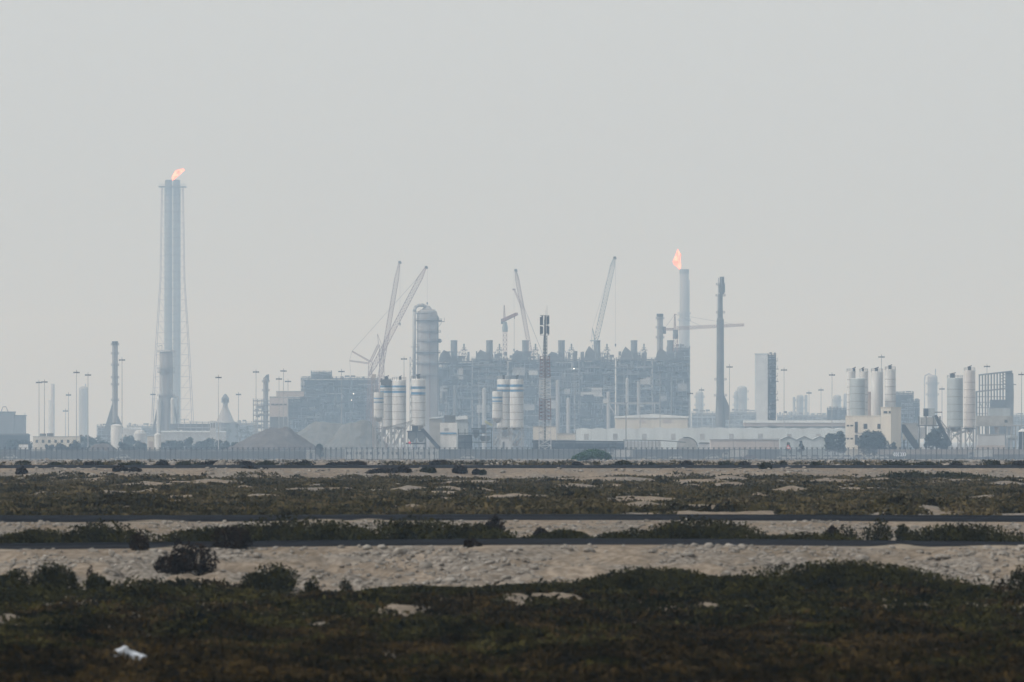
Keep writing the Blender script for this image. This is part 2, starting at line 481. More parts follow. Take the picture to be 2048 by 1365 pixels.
rk = rock(1884, 1135, 36, 15, 127.6, 'broad flat pale boulder alone on the bank at the right', None); rk.rotation_euler = (0, 0, 0.2)
rk = rock(514, 1124, 20, 14, 128.2, 'whitest stone of the rubble near the dark round bush', None)
for (px, row, w, h, y) in ((538, 1107, 15, 10, 129.8), (500, 1117, 9, 7, 129), (720, 1118, 14, 9, 129), (737, 1112, 12, 8, 129.6), (828, 1128, 15, 9, 127.8), (845, 1112, 12, 10, 129.4),
                           (1172, 1106, 13, 8, 130), (1302, 1113, 17, 10, 129.3), (1310, 1106, 11, 9, 130), (1175, 1132, 10, 8, 127.6), (1160, 1140, 12, 8, 126.9), (1588, 1120, 16, 10, 128.6),
                           (1610, 1110, 9, 6, 129.6), (1665, 1130, 10, 7, 127.6), (1775, 1112, 12, 8, 129.4), (1975, 1120, 12, 9, 128.8), (1990, 1140, 14, 9, 127.2), (2010, 1150, 16, 10, 126.3),
                           (1955, 1108, 12, 8, 129.8), (85, 1118, 13, 9, 129), (100, 1110, 9, 7, 129.8), (70, 1112, 8, 6, 129.6), (930, 1132, 11, 8, 127.4), (985, 1122, 8, 7, 128.4), (1040, 1112, 13, 8, 129.4),
                           (1100, 1125, 9, 7, 128.2), (1440, 1118, 9, 6, 128.8), (660, 1122, 8, 6, 128.6)):
    rock(px, row, w, h, y, 'small pale limestone rock lying loose on the near bank')


# ------------------------------------------------------------------ things
def tag(o, label, cat, group=None):
    o['label'] = label; o['category'] = cat
    if group:
        o['group'] = group
    return o


def empty(name, loc):
    o = bpy.data.objects.new(name, None); COL.objects.link(o); o.location = loc
    o.empty_display_size = 0.5
    return o


def twigs(n, w, h, d, r):
    mb = MB()
    for k in range(n):
        a = R.uniform(0, 6.28); q = R.uniform(0.2, 0.8)
        p1 = Vector((math.cos(a) * w * q * 0.5, math.sin(a) * d * q * 0.5, h * R.uniform(0.5, 0.95)))
        p0 = Vector((p1.x * 0.15, p1.y * 0.15, -0.03))
        mb.rod(p0, p1, r, r * 0.4, 4)
    return mb


class MB:
    """collects shapes in pixels of the photo at one distance (px, row, depth) or in metres; builds one mesh"""

    def __init__(s, cx=0, rb=0, U=None):
        s.v, s.f, s.sm = [], [], []
        s.cx, s.rb, s.U = cx, rb, U

    def P(s, px, row, dy=0.0):
        return Vector(((px - s.cx) * s.U, dy * s.U, (s.rb - row) * s.U))

    def add(s, vs, fs, smooth=False):
        o = len(s.v)
        s.v += [tuple(v) for v in vs]
        s.f += [tuple(i + o for i in f) for f in fs]
        s.sm += [smooth] * len(fs)

    def rod(s, p, q, r0, r1=None, n=4, cap=True):
        r1 = r0 if r1 is None else r1
        d = q - p
        if d.length < 1e-6:
            return
        d = d.normalized()
        a = Vector((0, 0, 1)) if abs(d.z) < 0.95 else Vector((1, 0, 0))
        u = d.cross(a).normalized(); w = d.cross(u)
        ph = math.pi / 4 if n == 4 else 0
        vs = [p + (u * math.cos(ph + 2 * math.pi * i / n) + w * math.sin(ph + 2 * math.pi * i / n)) * r0 for i in range(n)]
        vs += [q + (u * math.cos(ph + 2 * math.pi * i / n) + w * math.sin(ph + 2 * math.pi * i / n)) * r1 for i in range(n)]
        fs = [(i, (i + 1) % n, n + (i + 1) % n, n + i) for i in range(n)]
        if cap:
            fs += [tuple(range(n - 1, -1, -1)), tuple(range(n, 2 * n))]
        s.add(vs, fs, n > 6)

    # px-space shapes
    def bar(s, a, b, w, n=4):
        s.rod(s.P(*a), s.P(*b), w * s.U * 0.5 * (1.414 if n == 4 else 1), None, n)

    def box(s, x0, x1, r0, r1, d0=-6, d1=6):
        a = s.P(x0, r1, d0); b = s.P(x1, r0, d1)
        vs = [(a.x, a.y, a.z), (b.x, a.y, a.z), (b.x, b.y, a.z), (a.x, b.y, a.z), (a.x, a.y, b.z), (b.x, a.y, b.z), (b.x, b.y, b.z), (a.x, b.y, b.z)]
        s.add(vs, [(3, 2, 1, 0), (4, 5, 6, 7), (0, 1, 5, 4), (1, 2, 6, 5), (2, 3, 7, 6), (3, 0, 4, 7)])

    def prism(s, pts, d0, d1):
        """pts [(px,row)...] outline seen from the front, extruded in depth"""
        n = len(pts)
        vs = [s.P(x, r, d0) for x, r in pts] + [s.P(x, r, d1) for x, r in pts]
        s.add(vs, [tuple(range(n)), tuple(range(2 * n - 1, n - 1, -1))] + [(i, n + i, n + (i + 1) % n, (i + 1) % n) for i in range(n)])

    def plan(s, pts, r0, r1):
        """pts [(px,depth)...] footprint, from row r1 (low) up to r0"""
        n = len(pts)
        vs = [s.P(x, r1, d) for x, d in pts] + [s.P(x, r0, d) for x, d in pts]
        s.add(vs, [tuple(range(n - 1, -1, -1)), tuple(range(n, 2 * n))] + [(i, (i + 1) % n, n + (i + 1) % n, n + i) for i in range(n)])

    def lathe(s, cx, dy, prof, n=20, cap=True):
        """prof [(radius_px,row)...] from low to high"""
        vs = []
        for r, row in prof:
            for i in range(n):
                a = 2 * math.pi * i / n
                vs.append(s.P(cx + r * math.cos(a), row, dy + r * math.sin(a)))
        fs = []
        for j in range(len(prof) - 1):
            for i in range(n):
                fs.append((j * n + i, j * n + (i + 1) % n, (j + 1) * n + (i + 1) % n, (j + 1) * n + i))
        s.add(vs, fs, False)
        if cap:
            s.add(vs[:n], [tuple(range(n - 1, -1, -1))]); s.add(vs[-n:], [tuple(range(n))])

    def cyl(s, cx, r, row0, row1, dy=0, n=16):
        s.lathe(cx, dy, [(r, row0), (r, row1)], n)

    def drum(s, x0, x1, row, r, dy=0, n=12):
        """a lying vessel with domed ends"""
        L = x1 - x0
        prof = [(0.4 * r, x0), (0.85 * r, x0 + 0.3 * r), (r, x0 + 0.8 * r), (r, x1 - 0.8 * r), (0.85 * r, x1 - 0.3 * r), (0.4 * r, x1)]
        vs = []
        for q, x in prof:
            for i in range(n):
                a = 2 * math.pi * i / n
                vs.append(s.P(x, row + q * math.cos(a), dy + q * math.sin(a)))
        fs = [(j * n + i, j * n + (i + 1) % n, (j + 1) * n + (i + 1) % n, (j + 1) * n + i) for j in range(5) for i in range(n)]
        fs += [tuple(range(n - 1, -1, -1)), tuple(range(5 * n, 6 * n))]
        s.add(vs, fs, False)

    def tube(s, pts, r, n=8):
        for a, b in zip(pts[:-1], pts[1:]):
            s.rod(s.P(*a), s.P(*b), r * s.U, None, n)
        for a in pts[1:-1]:
            c = s.P(*a); rr = r * s.U * 1.02
            s.add([c + Vector(v) * rr / 0.95 for v in IV * 1.0], [tuple(f) for f in IF.tolist()])

    def lattice(s, a, b, w0, w1, n, bar, wd0=None, wd1=None):
        """four-chord lattice from a to b, widths in px"""
        pa, pb = s.P(*a), s.P(*b)
        d = (pb - pa).normalized()
        u = Vector((1, 0, 0)) - d * d.x
        u = u.normalized() if u.length > 0.05 else Vector((0, 0, 1))
        v = d.cross(u).normalized()
        U = s.U
        wd0 = w0 if wd0 is None else wd0; wd1 = w1 if wd1 is None else wd1
        ring = []
        for k in range(n + 1):
            t = k / n
            c = pa.lerp(pb, t); h = (w0 + (w1 - w0) * t) * 0.5 * U; g = (wd0 + (wd1 - wd0) * t) * 0.5 * U
            ring.append([c + u * h + v * g, c - u * h + v * g, c - u * h - v * g, c + u * h - v * g])
        r = bar * U * 0.5
        for i in range(4):
            s.rod(ring[0][i], ring[-1][i], r * 1.3, None, 4)
        for k in range(n):
            for i in range(4):
                j = (i + 1) % 4
                if k % 2 == 0:
                    s.rod(ring[k][i], ring[k + 1][j], r * 0.8, None, 3, False)
                else:
                    s.rod(ring[k][j], ring[k + 1][i], r * 0.8, None, 3, False)
                s.rod(ring[k][i], ring[k][j], r * 0.7, None, 3, False)

    def build(s, name, m, parent=None, loc=None):
        me = bpy.data.meshes.new(name)
        me.from_pydata(s.v, [], s.f)
        me.polygons.foreach_set('use_smooth', s.sm)
        me.update()
        return obj(name, me, m, parent, loc)


class T:
    """a thing: an Empty at its base that parents its parts"""

    def __init__(s, name, label, cat, px, D, group=None, z=ZF):
        s.cx, s.D, s.U = px, D, D / F
        s.rb = ground_row(D, z)
        s.e = empty(name, ((px - 1024) * s.U, D, z))
        tag(s.e, label, cat, group)

    def mb(s):
        return MB(s.cx, s.rb, s.U)

    def part(s, name, m, fn, parent=None, label=None):
        b = s.mb(); fn(b)
        o = b.build(name, m, parent or s.e)
        if parent is not None:
            o.matrix_parent_inverse.identity()
        if label:
            o['label'] = label
        return o


# ------------------------------------------------------------------ shrubs
def shrub(name, px, row_top, row_base, w, y, label, m, group=None, n=700, size=0.07, lobes=5, depth=None, cat='shrub'):
    s = y / F
    x = gx(px, y)
    z = float(H(x, y)) - 0.02
    W = w * s; Dp = (depth or min(W, 1.6))
    Hh = max((row_base - row_top) * s * 0.6, HC - (row_top - HY) * s - z)
    e = empty(name, (x, y, z)); tag(e, label, cat, group)
    # lobed dome
    C = []
    lob = [(R.uniform(-0.34, 0.34), R.uniform(-0.3, 0.3), R.uniform(0.6, 1.0), R.uniform(0.3, 0.5)) for _ in range(lobes)] + [(0, 0, 1, 0.42)]
    n = int(n * 1.7); size = size * 0.85
    nn = n // len(lob)
    for (lx, ly, lh, lr) in lob:
        d = rng.normal(size=(nn, 3)); d /= np.linalg.norm(d, axis=1)[:, None]
        r = rng.uniform(0.35, 1.0, nn) ** 0.5
        p = d * r[:, None]
        C.append(np.stack([(lx + p[:, 0] * lr) * W, (ly + p[:, 1] * lr) * Dp, np.abs(p[:, 2] * 0.62 + 0.40) * lh * Hh * (1 - 0.9 * lx * lx)], -1))
    C = np.concatenate(C)
    # follow the ground for wide ones
    C[:, 0] *= W * 0.5 / np.percentile(np.abs(C[:, 0]), 97)
    C[:, 2] *= Hh / np.percentile(C[:, 2], 98)
    C[:, 2] += H(C[:, 0] + x, C[:, 1] + y) - z
    V, Q = leaf_quads(C, size)
    o = obj('foliage', np_mesh('foliage', V, Q), m, e)
    twigs(max(5, lobes * 2), W * 0.9, Hh, Dp * 0.8, 0.012 + 0.004 * Hh).build('stems', M_BARK, e)
    return e


NB = 'dark shrubs on the near bank'
shrub('shrub', 376, 1096, 1152, 112, 125.0, 'large dark brown round shrub on the pale bank', M_BROWN, None, 1500, 0.075, 6)
shrub('shrub', 467, 1058, 1100, 72, 131.0, 'dark bush standing against the edge of the near road', M_BROWN, None, 900, 0.07, 4)
shrub('shrub', 945, 1091, 1118, 34, 130.0, 'small dark bush alone at the bank top mid-way along the near road', M_BROWN, None, 500, 0.05, 3)
shrub('shrub', 104, 1138, 1182, 84, 119.5, 'dark green bush at the far left foot of the bank', M_SHRUB, None, 2400, 0.07, 6)
shrub('shrub', 192, 1154, 1184, 46, 119.0, 'dark bush with one upright sprig beside the left sandy slope', M_SHRUB, None, 1500, 0.06, 4)
shrub('shrub', 182, 1138, 1160, 16, 119.3, 'slim upright sprig of dark leaves at the bank foot', M_BROWN, None, 250, 0.05, 2)
shrub('shrub', 540, 1140, 1184, 96, 119.6, 'rounded dark green bush below the rubble at the bank foot', M_SHRUB, None, 2600, 0.07, 6)
shrub('shrub', 628, 1160, 1188, 34, 118.5, 'small green bush just right of the rounded dark one', M_SHRUB, None, 350, 0.06, 3)
shrub('shrub', 690, 1162, 1184, 24, 119, 'tiny green bush beside the low sand tongue', M_SHRUB, None, 250, 0.05, 2)
shrub('shrub', 283, 1068, 1092, 44, 131.2, 'low brown bush overlapping the near road at left', M_BROWN, None, 400, 0.06, 3)
shrub('shrub', 357, 1082, 1094, 16, 131.0, 'tiny dark tuft on the road edge above the large brown shrub', M_BROWN, None, 150, 0.05, 2)
shrub('shrub', 14, 1152, 1176, 84, 121, 'grey green bush cut by the left edge of the picture', M_SHRUB, None, 1500, 0.07, 5)
shrub('shrub', 2042, 1140, 1186, 50, 118, 'dark bush at the right edge below the stony bank', M_SHRUB, None, 500, 0.07, 4)
for (px, rt, w, lb) in ((850, 1172, 270, 'low thicket at the left end of the long green bank hedge'), (1080, 1164, 280, 'low green thicket before the mid part of the pale bank'),
                        (1300, 1132, 300, 'tall dark thicket rising in front of the pale bank'), (1490, 1146, 240, 'dark thicket between the two tallest humps'),
                        (1690, 1120, 360, 'highest broad thicket hiding the foot of the bank'), (1880, 1158, 170, 'thicket tapering off towards the right sand slope')):
    shrub('thicket', px, rt + 13, 1200, w, 117.4, lb, M_SHRUB, None, 9000, 0.08, 10, 3.2, cat='thicket')
shrub('thicket', 330, 1178, 1220, 260, 113, 'low green thicket in front of the large brown shrub', M_SHRUB, None, 3000, 0.08, 8, 4, cat='thicket')
shrub('thicket', 60, 1180, 1225, 230, 112, 'low green thicket at the left edge behind the sand patch', M_SHRUB, None, 2600, 0.08, 8, 3, cat='thicket')
# median
for (px, rt, rbm, w, y, lb, m) in (
        (215, 1048, 1086, 180, 146, 'rounded thicket between the roads below the bare left slope', M_SHRUB), (80, 1058, 1088, 170, 147, 'grey low thicket between the roads at the left edge', M_SHRUB),
        (420, 1054, 1086, 190, 147, 'low thicket left of the long median hedge', M_SHRUB), (560, 1038, 1086, 260, 147, 'long tall thicket behind the dark roadside bush', M_SHRUB),
        (680, 1046, 1086, 150, 146, 'thicket sloping down at the end of the long median hedge', M_SHRUB), (830, 1038, 1086, 190, 147, 'tall dark thicket in the middle of the median', M_SHRUB),
        (940, 1050, 1086, 150, 146, 'round thicket joined to the dark middle one', M_SHRUB), (1130, 1058, 1086, 110, 147, 'small isolated thicket on the stony median', M_SHRUB),
        (1270, 1060, 1086, 140, 147, 'low thicket leading up to the bushy right hump', M_SHRUB), (1395, 1038, 1086, 230, 148, 'big domed thicket right of the median centre', M_SHRUB),
        (1620, 1066, 1088, 240, 147, 'flat green thicket below three separate bushes', M_SHRUB), (1965, 1050, 1090, 260, 148, 'wide thicket at the right edge between the roads', M_SHRUB),
        (1690, 1052, 1082, 56, 150, 'small round bush on the median right of the dome', M_SHRUB), (1755, 1036, 1066, 62, 158, 'pair-like upright bush near the second road', M_SHRUB),
        (1806, 1040, 1058, 28, 159, 'little round bush right of the upright one', M_SHRUB), (990, 1030, 1056, 36, 163, 'thin tall sprig against the second road', M_BROWN),
        (1664, 1044, 1066, 30, 160, 'thin brown sprig on the median slope', M_BROWN), (1080, 1046, 1064, 26, 161, 'reddish tuft on the stony median slope', M_BROWN),
        (10, 1066, 1092, 60, 141, 'dark bush at the left edge behind the near road', M_SHRUB)):
    big = w > 100
    shrub('thicket' if big else 'shrub', px, rt + (9 if w > 30 else 14), rbm, w, y, lb, m, None, 5200 if big else 500, 0.09, 8 if big else 3, 2.6 if big else None, cat='thicket' if big else 'shrub')
# along the far road
VG = 'dark shrubs along the far road'
for (px, row, w, h, y) in ((240, 942, 26, 8, 382), (265, 946, 28, 8, 380), (325, 931, 18, 8, 430), (497, 943, 26, 9, 382), (528, 946, 18, 6, 381), (180, 934, 34, 8, 430), (110, 934, 30, 7, 432),
                           (858, 945, 28, 8, 381), (918, 944, 26, 9, 382), (952, 946, 14, 5, 381.5), (967, 947, 13, 5, 381), (610, 931, 28, 7, 432), (880, 931, 40, 9, 430), (1245, 932, 30, 8, 428),
                           (1375, 932, 26, 8, 430), (1490, 934, 20, 9, 429), (1532, 937, 22, 9, 384), (1565, 933, 15, 7, 430), (1630, 934, 18, 8, 430), (1720, 934, 22, 8, 430), (1800, 934, 62, 9, 430),
                           (1852, 934, 36, 9, 430), (1912, 933, 18, 8, 432), (1985, 934, 26, 11, 430), (2040, 934, 26, 10, 430), (43, 946, 20, 9, 380), (45, 931, 30, 7, 440), (700, 931, 30, 6, 440),
                           (420, 931, 36, 7, 436), (1450, 931, 30, 6, 440)):
    shrub('shrub', px, row - h, row, w, y, 'small dark shrub on the pale verge of the far road', M_BROWN if R.random() < .6 else M_SHRUB, VG, 330, 0.2, 5)
for k in range(34):
    px = R.uniform(170, 720) if k < 20 else R.uniform(-40, 2090)
    w = R.uniform(12, 40)
    shrub('shrub', px, 934 - R.uniform(6, 11), 934, w, R.uniform(429, 440), 'small dark shrub on the pale verge of the far road', M_BROWN if R.random() < .5 else M_SHRUB, VG, 260, 0.15, 3)
shrub('shrub', 770, 938, 950, 60, 380, 'wide brown bush on the sand slope of the far road', M_BROWN, None, 600, 0.15, 5)
shrub('shrub', 806, 935, 950, 36, 381, 'tall brown bush joined to the wide one by the far road', M_BROWN, None, 450, 0.15, 4)
shrub('thicket', 1820, 946, 960, 110, 366, 'dark thicket at the foot of the far road slope', M_SHRUB, None, 1200, 0.17, 6, 4, cat='thicket')
shrub('thicket', 1900, 948, 964, 150, 362, 'dark thicket before the sandy slope near the right edge', M_SHRUB, None, 1500, 0.17, 6, 4, cat='thicket')

# plastic bag in the near scrub
yb = HC * F / (1342 - 880); xb = gx(260, yb)
bv = []; nu, nv = 22, 12
for j in range(nv + 1):
    t = math.pi * j / nv
    for i in range(nu):
        a = 2 * math.pi * i / nu
        q = 1 + 0.22 * math.sin(3 * a + 2.1 * t) + 0.13 * math.sin(7 * a - 4 * t) + R.uniform(-.07, .07)
        hx = math.cos(a) * math.sin(t) * 0.205 * q; hy = math.sin(a) * math.sin(t) * 0.13 * q
        hz = (math.cos(t) * 0.065 * q + 0.05) * (1.15 - 1.5 * hx) + (0.05 if hx < -0.03 else 0)
        bv.append((hx, hy, max(hz, -0.01)))
bf = [(j * nu + i, j * nu + (i + 1) % nu, (j + 1) * nu + (i + 1) % nu, (j + 1) * nu + i) for j in range(nv) for i in range(nu)]
me = bpy.data.meshes.new('plastic_bag'); me.from_pydata(bv, [], bf); me.update()
tag(obj('plastic_bag', me, M_PLASTIC, None, (xb, yb, float(H(xb, yb)) + 0.08)), 'crumpled white plastic bag caught in the low scrub', 'bag')


# ------------------------------------------------------------------ plant: generic builders
def steel_structure(name, label, cat, x0, x1, row_top, D, group=None, bay=12, floor=14, depth=34, dens=1.0, seed=0, row_base=None, m=None, backing=True, ragged=10, open_top=0, pale=0.25):
    """an open multi-storey process structure: frame, decks, vessels, pipes, fans"""
    r = random.Random(seed + 100)
    t = T(name, label, cat, (x0 + x1) / 2, D, group)
    base = row_base or t.rb
    m = m or M_STEEL
    nb = max(1, round((x1 - x0) / bay)); bw = (x1 - x0) / nb
    rows = []
    q = row_top
    while q < base - 5:
        rows.append(q); q += floor * r.uniform(0.8, 1.2)

    def frame(b):
        for i in range(nb + 1):
            for d in (-depth / 2, depth / 2):
                b.box(x0 + i * bw - 0.55, x0 + i * bw + 0.55, row_top - r.uniform(0, 4), base, d - 0.6, d + 0.6)
        for q in rows:
            for d in (-depth / 2 - 0.7, depth / 2 + 0.7):
                b.box(x0 - 1, x1 + 1, q, q + 1.3, d - 0.5, d + 0.5)
        for k in range(len(rows) - 1):
            for i in range(nb):
                if r.random() < 0.45:
                    a, c = (x0 + i * bw, x0 + (i + 1) * bw)
                    if r.random() < .5:
                        a, c = c, a
                    b.bar((a, rows[k], -depth / 2 - 1.6), (c, rows[k + 1], -depth / 2 - 1.6), 0.6)
    t.part('steel_frame', m, frame)
    for q in rows[1:] if open_top else rows:
        t.part('deck', M_DARK, lambda b: b.box(x0 - 0.8, x1 + 0.8, q + 1.5, q + 2.3, -depth / 2 + 1.5, depth / 2 - 1.5))

    def rails(b):
        for q in rows:
            for h in (1.6, 3.2):
                b.box(x0 - 1.5, x1 + 1.5, q - h, q - h + 0.35, -depth / 2 - 2.9, -depth / 2 - 2.6)
    t.part('handrail', m, rails)
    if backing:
        t.part('dark_backing', M_DARK, lambda b: b.box(x0 + 1, x1 - 1, rows[min(open_top, len(rows) - 1)] + 3, base, depth / 2 - 6, depth / 2 - 4.5))  # dark sheet added behind the frame so its gaps look dark and closed

    if True:
        n = min(95, int((x1 - x0) * len(rows) / 14 * dens))
        for k in range(n):
            d = r.uniform(-depth / 2 + 2, depth / 2 - 8)
            q = r.uniform(rows[0] + 4 + open_top * floor, base - 3)
            a = r.uniform(x0, x1 - 8); c = min(x1, a + r.uniform(8, 40)); w = r.uniform(0.5, 1.5)
            e = min(base - 1, q + r.uniform(6, 30))
            pp = [(a, q, d), (c, q, d), (c, e, d)] if r.random() < 0.5 else [(a, e, d), (a, q, d), (c, q, d)]
            t.part('pipe', M_PIPE, lambda b: b.tube(pp, w, 6))
    nv = max(1, int((x1 - x0) * len(rows) / 60 * dens))
    for k in range(nv):
        i = r.randrange(len(rows) - (1 if len(rows) > 1 else 0)); q = rows[i]
        mm = M_PALE if r.random() < pale else M_GALV
        d = r.uniform(-depth / 4, depth / 4)
        if r.random() < 0.5:
            a = r.uniform(x0 + 2, x1 - 12); L = r.uniform(8, min(20, x1 - a))
            t.part('drum', mm, lambda b: b.drum(a, a + L, q + floor * 0.6, floor * r.uniform(0.2, 0.32), d))
        else:
            a = r.uniform(x0 + 4, x1 - 4); w = r.uniform(2, 4)
            t.part('vessel', mm, lambda b: b.lathe(a, d, [(w * 0.6, q + floor * 1.6), (w, q + floor * 1.5), (w, q + 5), (w * 0.6, q + 3)], 12))

    if True:
        for k in range(int((x1 - x0) * len(rows) / 26 * dens)):
            i = r.randrange(len(rows)); q = rows[i]
            if i < open_top:
                continue
            a = r.uniform(x0, x1 - 6); w = r.uniform(4, 11); h = r.uniform(4, floor - 2)
            d = r.uniform(-depth / 2 + 2, depth / 2 - 14)
            dd = d + r.uniform(4, 8)
            t.part('equipment_box', M_STEEL if dens > 0.5 else M_GALV, lambda b: b.box(a, min(a + w, x1), q + 14 - h, q + 14, d, dd))
    # ragged roof equipment
    if ragged:
        x = x0 + r.uniform(1, 5)
        while x < x1 - 4:
            w = r.uniform(4, 11); h = r.uniform(0.25, 1) * ragged
            if r.random() < 0.5:
                t.part('roof_cooler', M_STEEL, lambda b: (b.box(x, min(x + w, x1), row_top - h, row_top - h * 0.45, -5, 8), b.bar((x + 1, row_top - h * .5, 0), (x + 1, row_top, 0), .6), b.bar((min(x + w, x1) - 1, row_top - h * .5, 0), (min(x + w, x1) - 1, row_top, 0), .6)))
            elif r.random() < 0.5:
                t.part('roof_vessel', M_GALV, lambda b: b.lathe(x + w / 2, 0, [(w * .35, row_top), (w * .4, row_top - h * .8), (w * .2, row_top - h)], 10))
            x += w + r.uniform(1, 5)
    return t


def ring(b, cx, r_in, r_out, row, th=0.9, dy=0, rail=True):
    n = 18
    b.lathe(cx, dy, [(r_out, row + th), (r_out, row)], n)
    if rail:
        for i in range(n):
            a = 2 * math.pi * i / n
            b.bar((cx + r_out * math.cos(a), row, dy + r_out * math.sin(a)), (cx + r_out * math.cos(a), row - 3.2, dy + r_out * math.sin(a)), 0.3, 3)
        for h in (1.7, 3.2):
            for i in range(n):
                a = 2 * math.pi * i / n; c = 2 * math.pi * (i + 1) / n
                b.bar((cx + r_out * math.cos(a), row - h, dy + r_out * math.sin(a)), (cx + r_out * math.cos(c), row - h, dy + r_out * math.sin(c)), 0.3, 3)


def column(name, label, cat, px, r, row_top, D, plats=(), group=None, m=None, dome=True, ladder=True, row_base=None, tip=None, z=ZF, seg=20):
    t = T(name, label, cat, px, D, group, z)
    base = row_base or t.rb
    prof = [(r, base), (r, row_top + (r * 0.5 if dome else 0))]
    if dome:
        prof += [(r * 0.86, row_top + r * 0.22), (r * 0.5, row_top + r * 0.05), (r * 0.12, row_top)]
    t.part('shell', m or M_SHELL, lambda b: b.lathe(px, 0, prof, seg))
    for p in plats:
        t.part('platform', M_STEEL, lambda b: ring(b, px, r, r + max(2.4, r * 0.3), p))
    if ladder:
        def lad(b):
            x = px - r * 0.55; d = -r * 0.95 - 1.5
            b.bar((x - 1, base, d), (x - 1, row_top + 4, d), 0.4); b.bar((x + 1, base, d), (x + 1, row_top + 4, d), 0.4)
            q = base
            while q > row_top + 6:
                b.bar((x - 1, q, d), (x + 1, q, d), 0.35, 3); q -= 4
        t.part('ladder', M_GALV, lad)
    if tip:
        t.part('tip', M_DARK, lambda b: b.lathe(px, 0, [(r * 1.08, row_top + tip), (r * 1.08, row_top - 1)], seg))
    return t


# ------------------------------------------------------------------ lamp masts
MG = 'lamp masts across the plant'


def lamp_mast(px, row, D, label, w=11, white=None, group=MG):
    t = T('lamp_mast', label, 'lamp mast', px, D, group)
    t.part('pole', M_GALV if not white else M_PALE, lambda b: b.lathe(px, 0, [(1.0, t.rb), (0.75, (t.rb + row) / 2), (0.5, row + 1)], 10))
    hf = t.part('head_frame', M_DARK, lambda b: (b.bar((px - w * .5, row + 2.6, 0), (px + w * .5, row + 2.6, 0), 0.8), b.bar((px, row + 2.6, -w * .45), (px, row + 2.6, w * .45), 0.8), b.bar((px, row - 1.8, 0), (px, row + 3, 0), 0.8)))
    for dx, dy in ((-.46, 0), (-.2, -.3), (.2, .3), (.46, 0), (0.05, -.42)):
        t.part('floodlight', M_DARK, lambda b: b.box(px + dx * w - 1.1, px + dx * w + 1.1, row + 1.2, row + 3.8, dy * w - 1, dy * w + 1), hf)
    t.part('lightning_rod', M_DARK, lambda b: b.bar((px, row - 3.5, 0), (px, row, 0), 0.35))


for px, row, D, lb in (
        (78, 763, 2500, 'grey lamp mast, left one of the close pair at the far left'), (89, 762, 2500, 'grey lamp mast, right one of the close pair at the far left'),
        (153, 743, 2300, 'tall lamp mast left of the faint pale tower'), (176, 748, 2400, 'tall lamp mast in front of the faint pale tower'),
        (137, 788, 3500, 'faint lamp mast between the pale chimney and the pale tower'), (131, 820, 4300, 'faintest short lamp mast above the cream shed at left'),
        (244, 718, 2300, 'tall lamp mast just right of the grey stack with splayed legs'), (306, 787, 3700, 'faint lamp mast left of the twin flare foot'),
        (477, 787, 3700, 'faint lamp mast alone right of the small flared tower'), (512, 742, 2600, 'lamp mast over the open frame left of the cream tower building'),
        (558, 756, 2700, 'short lamp mast, left of the trio above the cream building'), (567, 740, 2700, 'tallest lamp mast of the trio above the cream building'),
        (576, 761, 2900, 'short lamp mast, right of the trio above the cream building'), (683, 741, 2500, 'lamp mast before the wide process block at left'),
        (808, 716, 2500, 'lamp mast between the crawler cranes and the big column'), (892, 775, 3000, 'pale lamp mast in front of the first train module'),
        (958, 736, 2800, 'pale lamp mast before the train left of the sagging drum'), (1150, 740, 2700, 'lamp mast with a bright lamp before the train middle'),
        (1280, 755, 2700, 'lamp mast before the train above the cream hall'), (1320, 742, 2700, 'lamp mast before the train near its right end'),
        (1380, 785, 2900, 'lamp mast at the right end of the train'), (1403, 778, 3600, 'faint lamp mast right of the train end'),
        (1459, 732, 2600, 'lamp mast just right of the tall grey chimney'), (1568, 738, 2600, 'lamp mast right of the pale block and its stair tower'),
        (1618, 784, 3500, 'faint flat-topped lamp mast among distant tanks'), (1642, 778, 3600, 'faintest lamp mast among distant tanks'),
        (1664, 748, 2500, 'lamp mast just left of the right silo plant'), (1763, 712, 2300, 'highest lamp mast rising behind the white silos at right'),
        (1884, 776, 3300, 'faint lamp mast between the far column and the grey silo'), (1974, 731, 2500, 'lamp mast behind the open steel grid at right'),
        (2043, 747, 2300, 'lamp mast at the right edge of the picture')):
    lamp_mast(px, row, D, lb, 11 if D < 3000 else 9)
lamp_mast(437, 753, 1990, 'lamp mast with a white lower pole before the low sheds at left', 11, True)
_t = T('lamp_mast', 'bare dark pole standing before the cream hall', 'pole', 1252, 2050)
_t.part('pole', M_STEEL, lambda b: b.lathe(1252, 0, [(1.0, _t.rb), (.7, 806)], 8))
_t.part('head_frame', M_STEEL, lambda b: b.bar((1248, 806, 0), (1256, 806, 0), 1))

# ------------------------------------------------------------------ flares and chimneys
t = T('flare_stack', 'tall twin-pipe flare stack inside a guyed lattice with an orange flame', 'flare stack', 345, 5500)
for x in (337.2, 353.2):
    t.part('riser', M_FRAME, lambda b: b.cyl(x, 6.9, t.rb, 372, 0, 20))
    t.part('clamp_band', M_STEEL, lambda b: [b.lathe(x, 0, [(7.5, q + 1.6), (7.5, q)], 16) for q in range(390, 880, 17)])
    t.part('flare_tip', M_STEEL, lambda b: b.lathe(x, 0, [(7.4, 374), (7.4, 361), (6.4, 360)], 20))


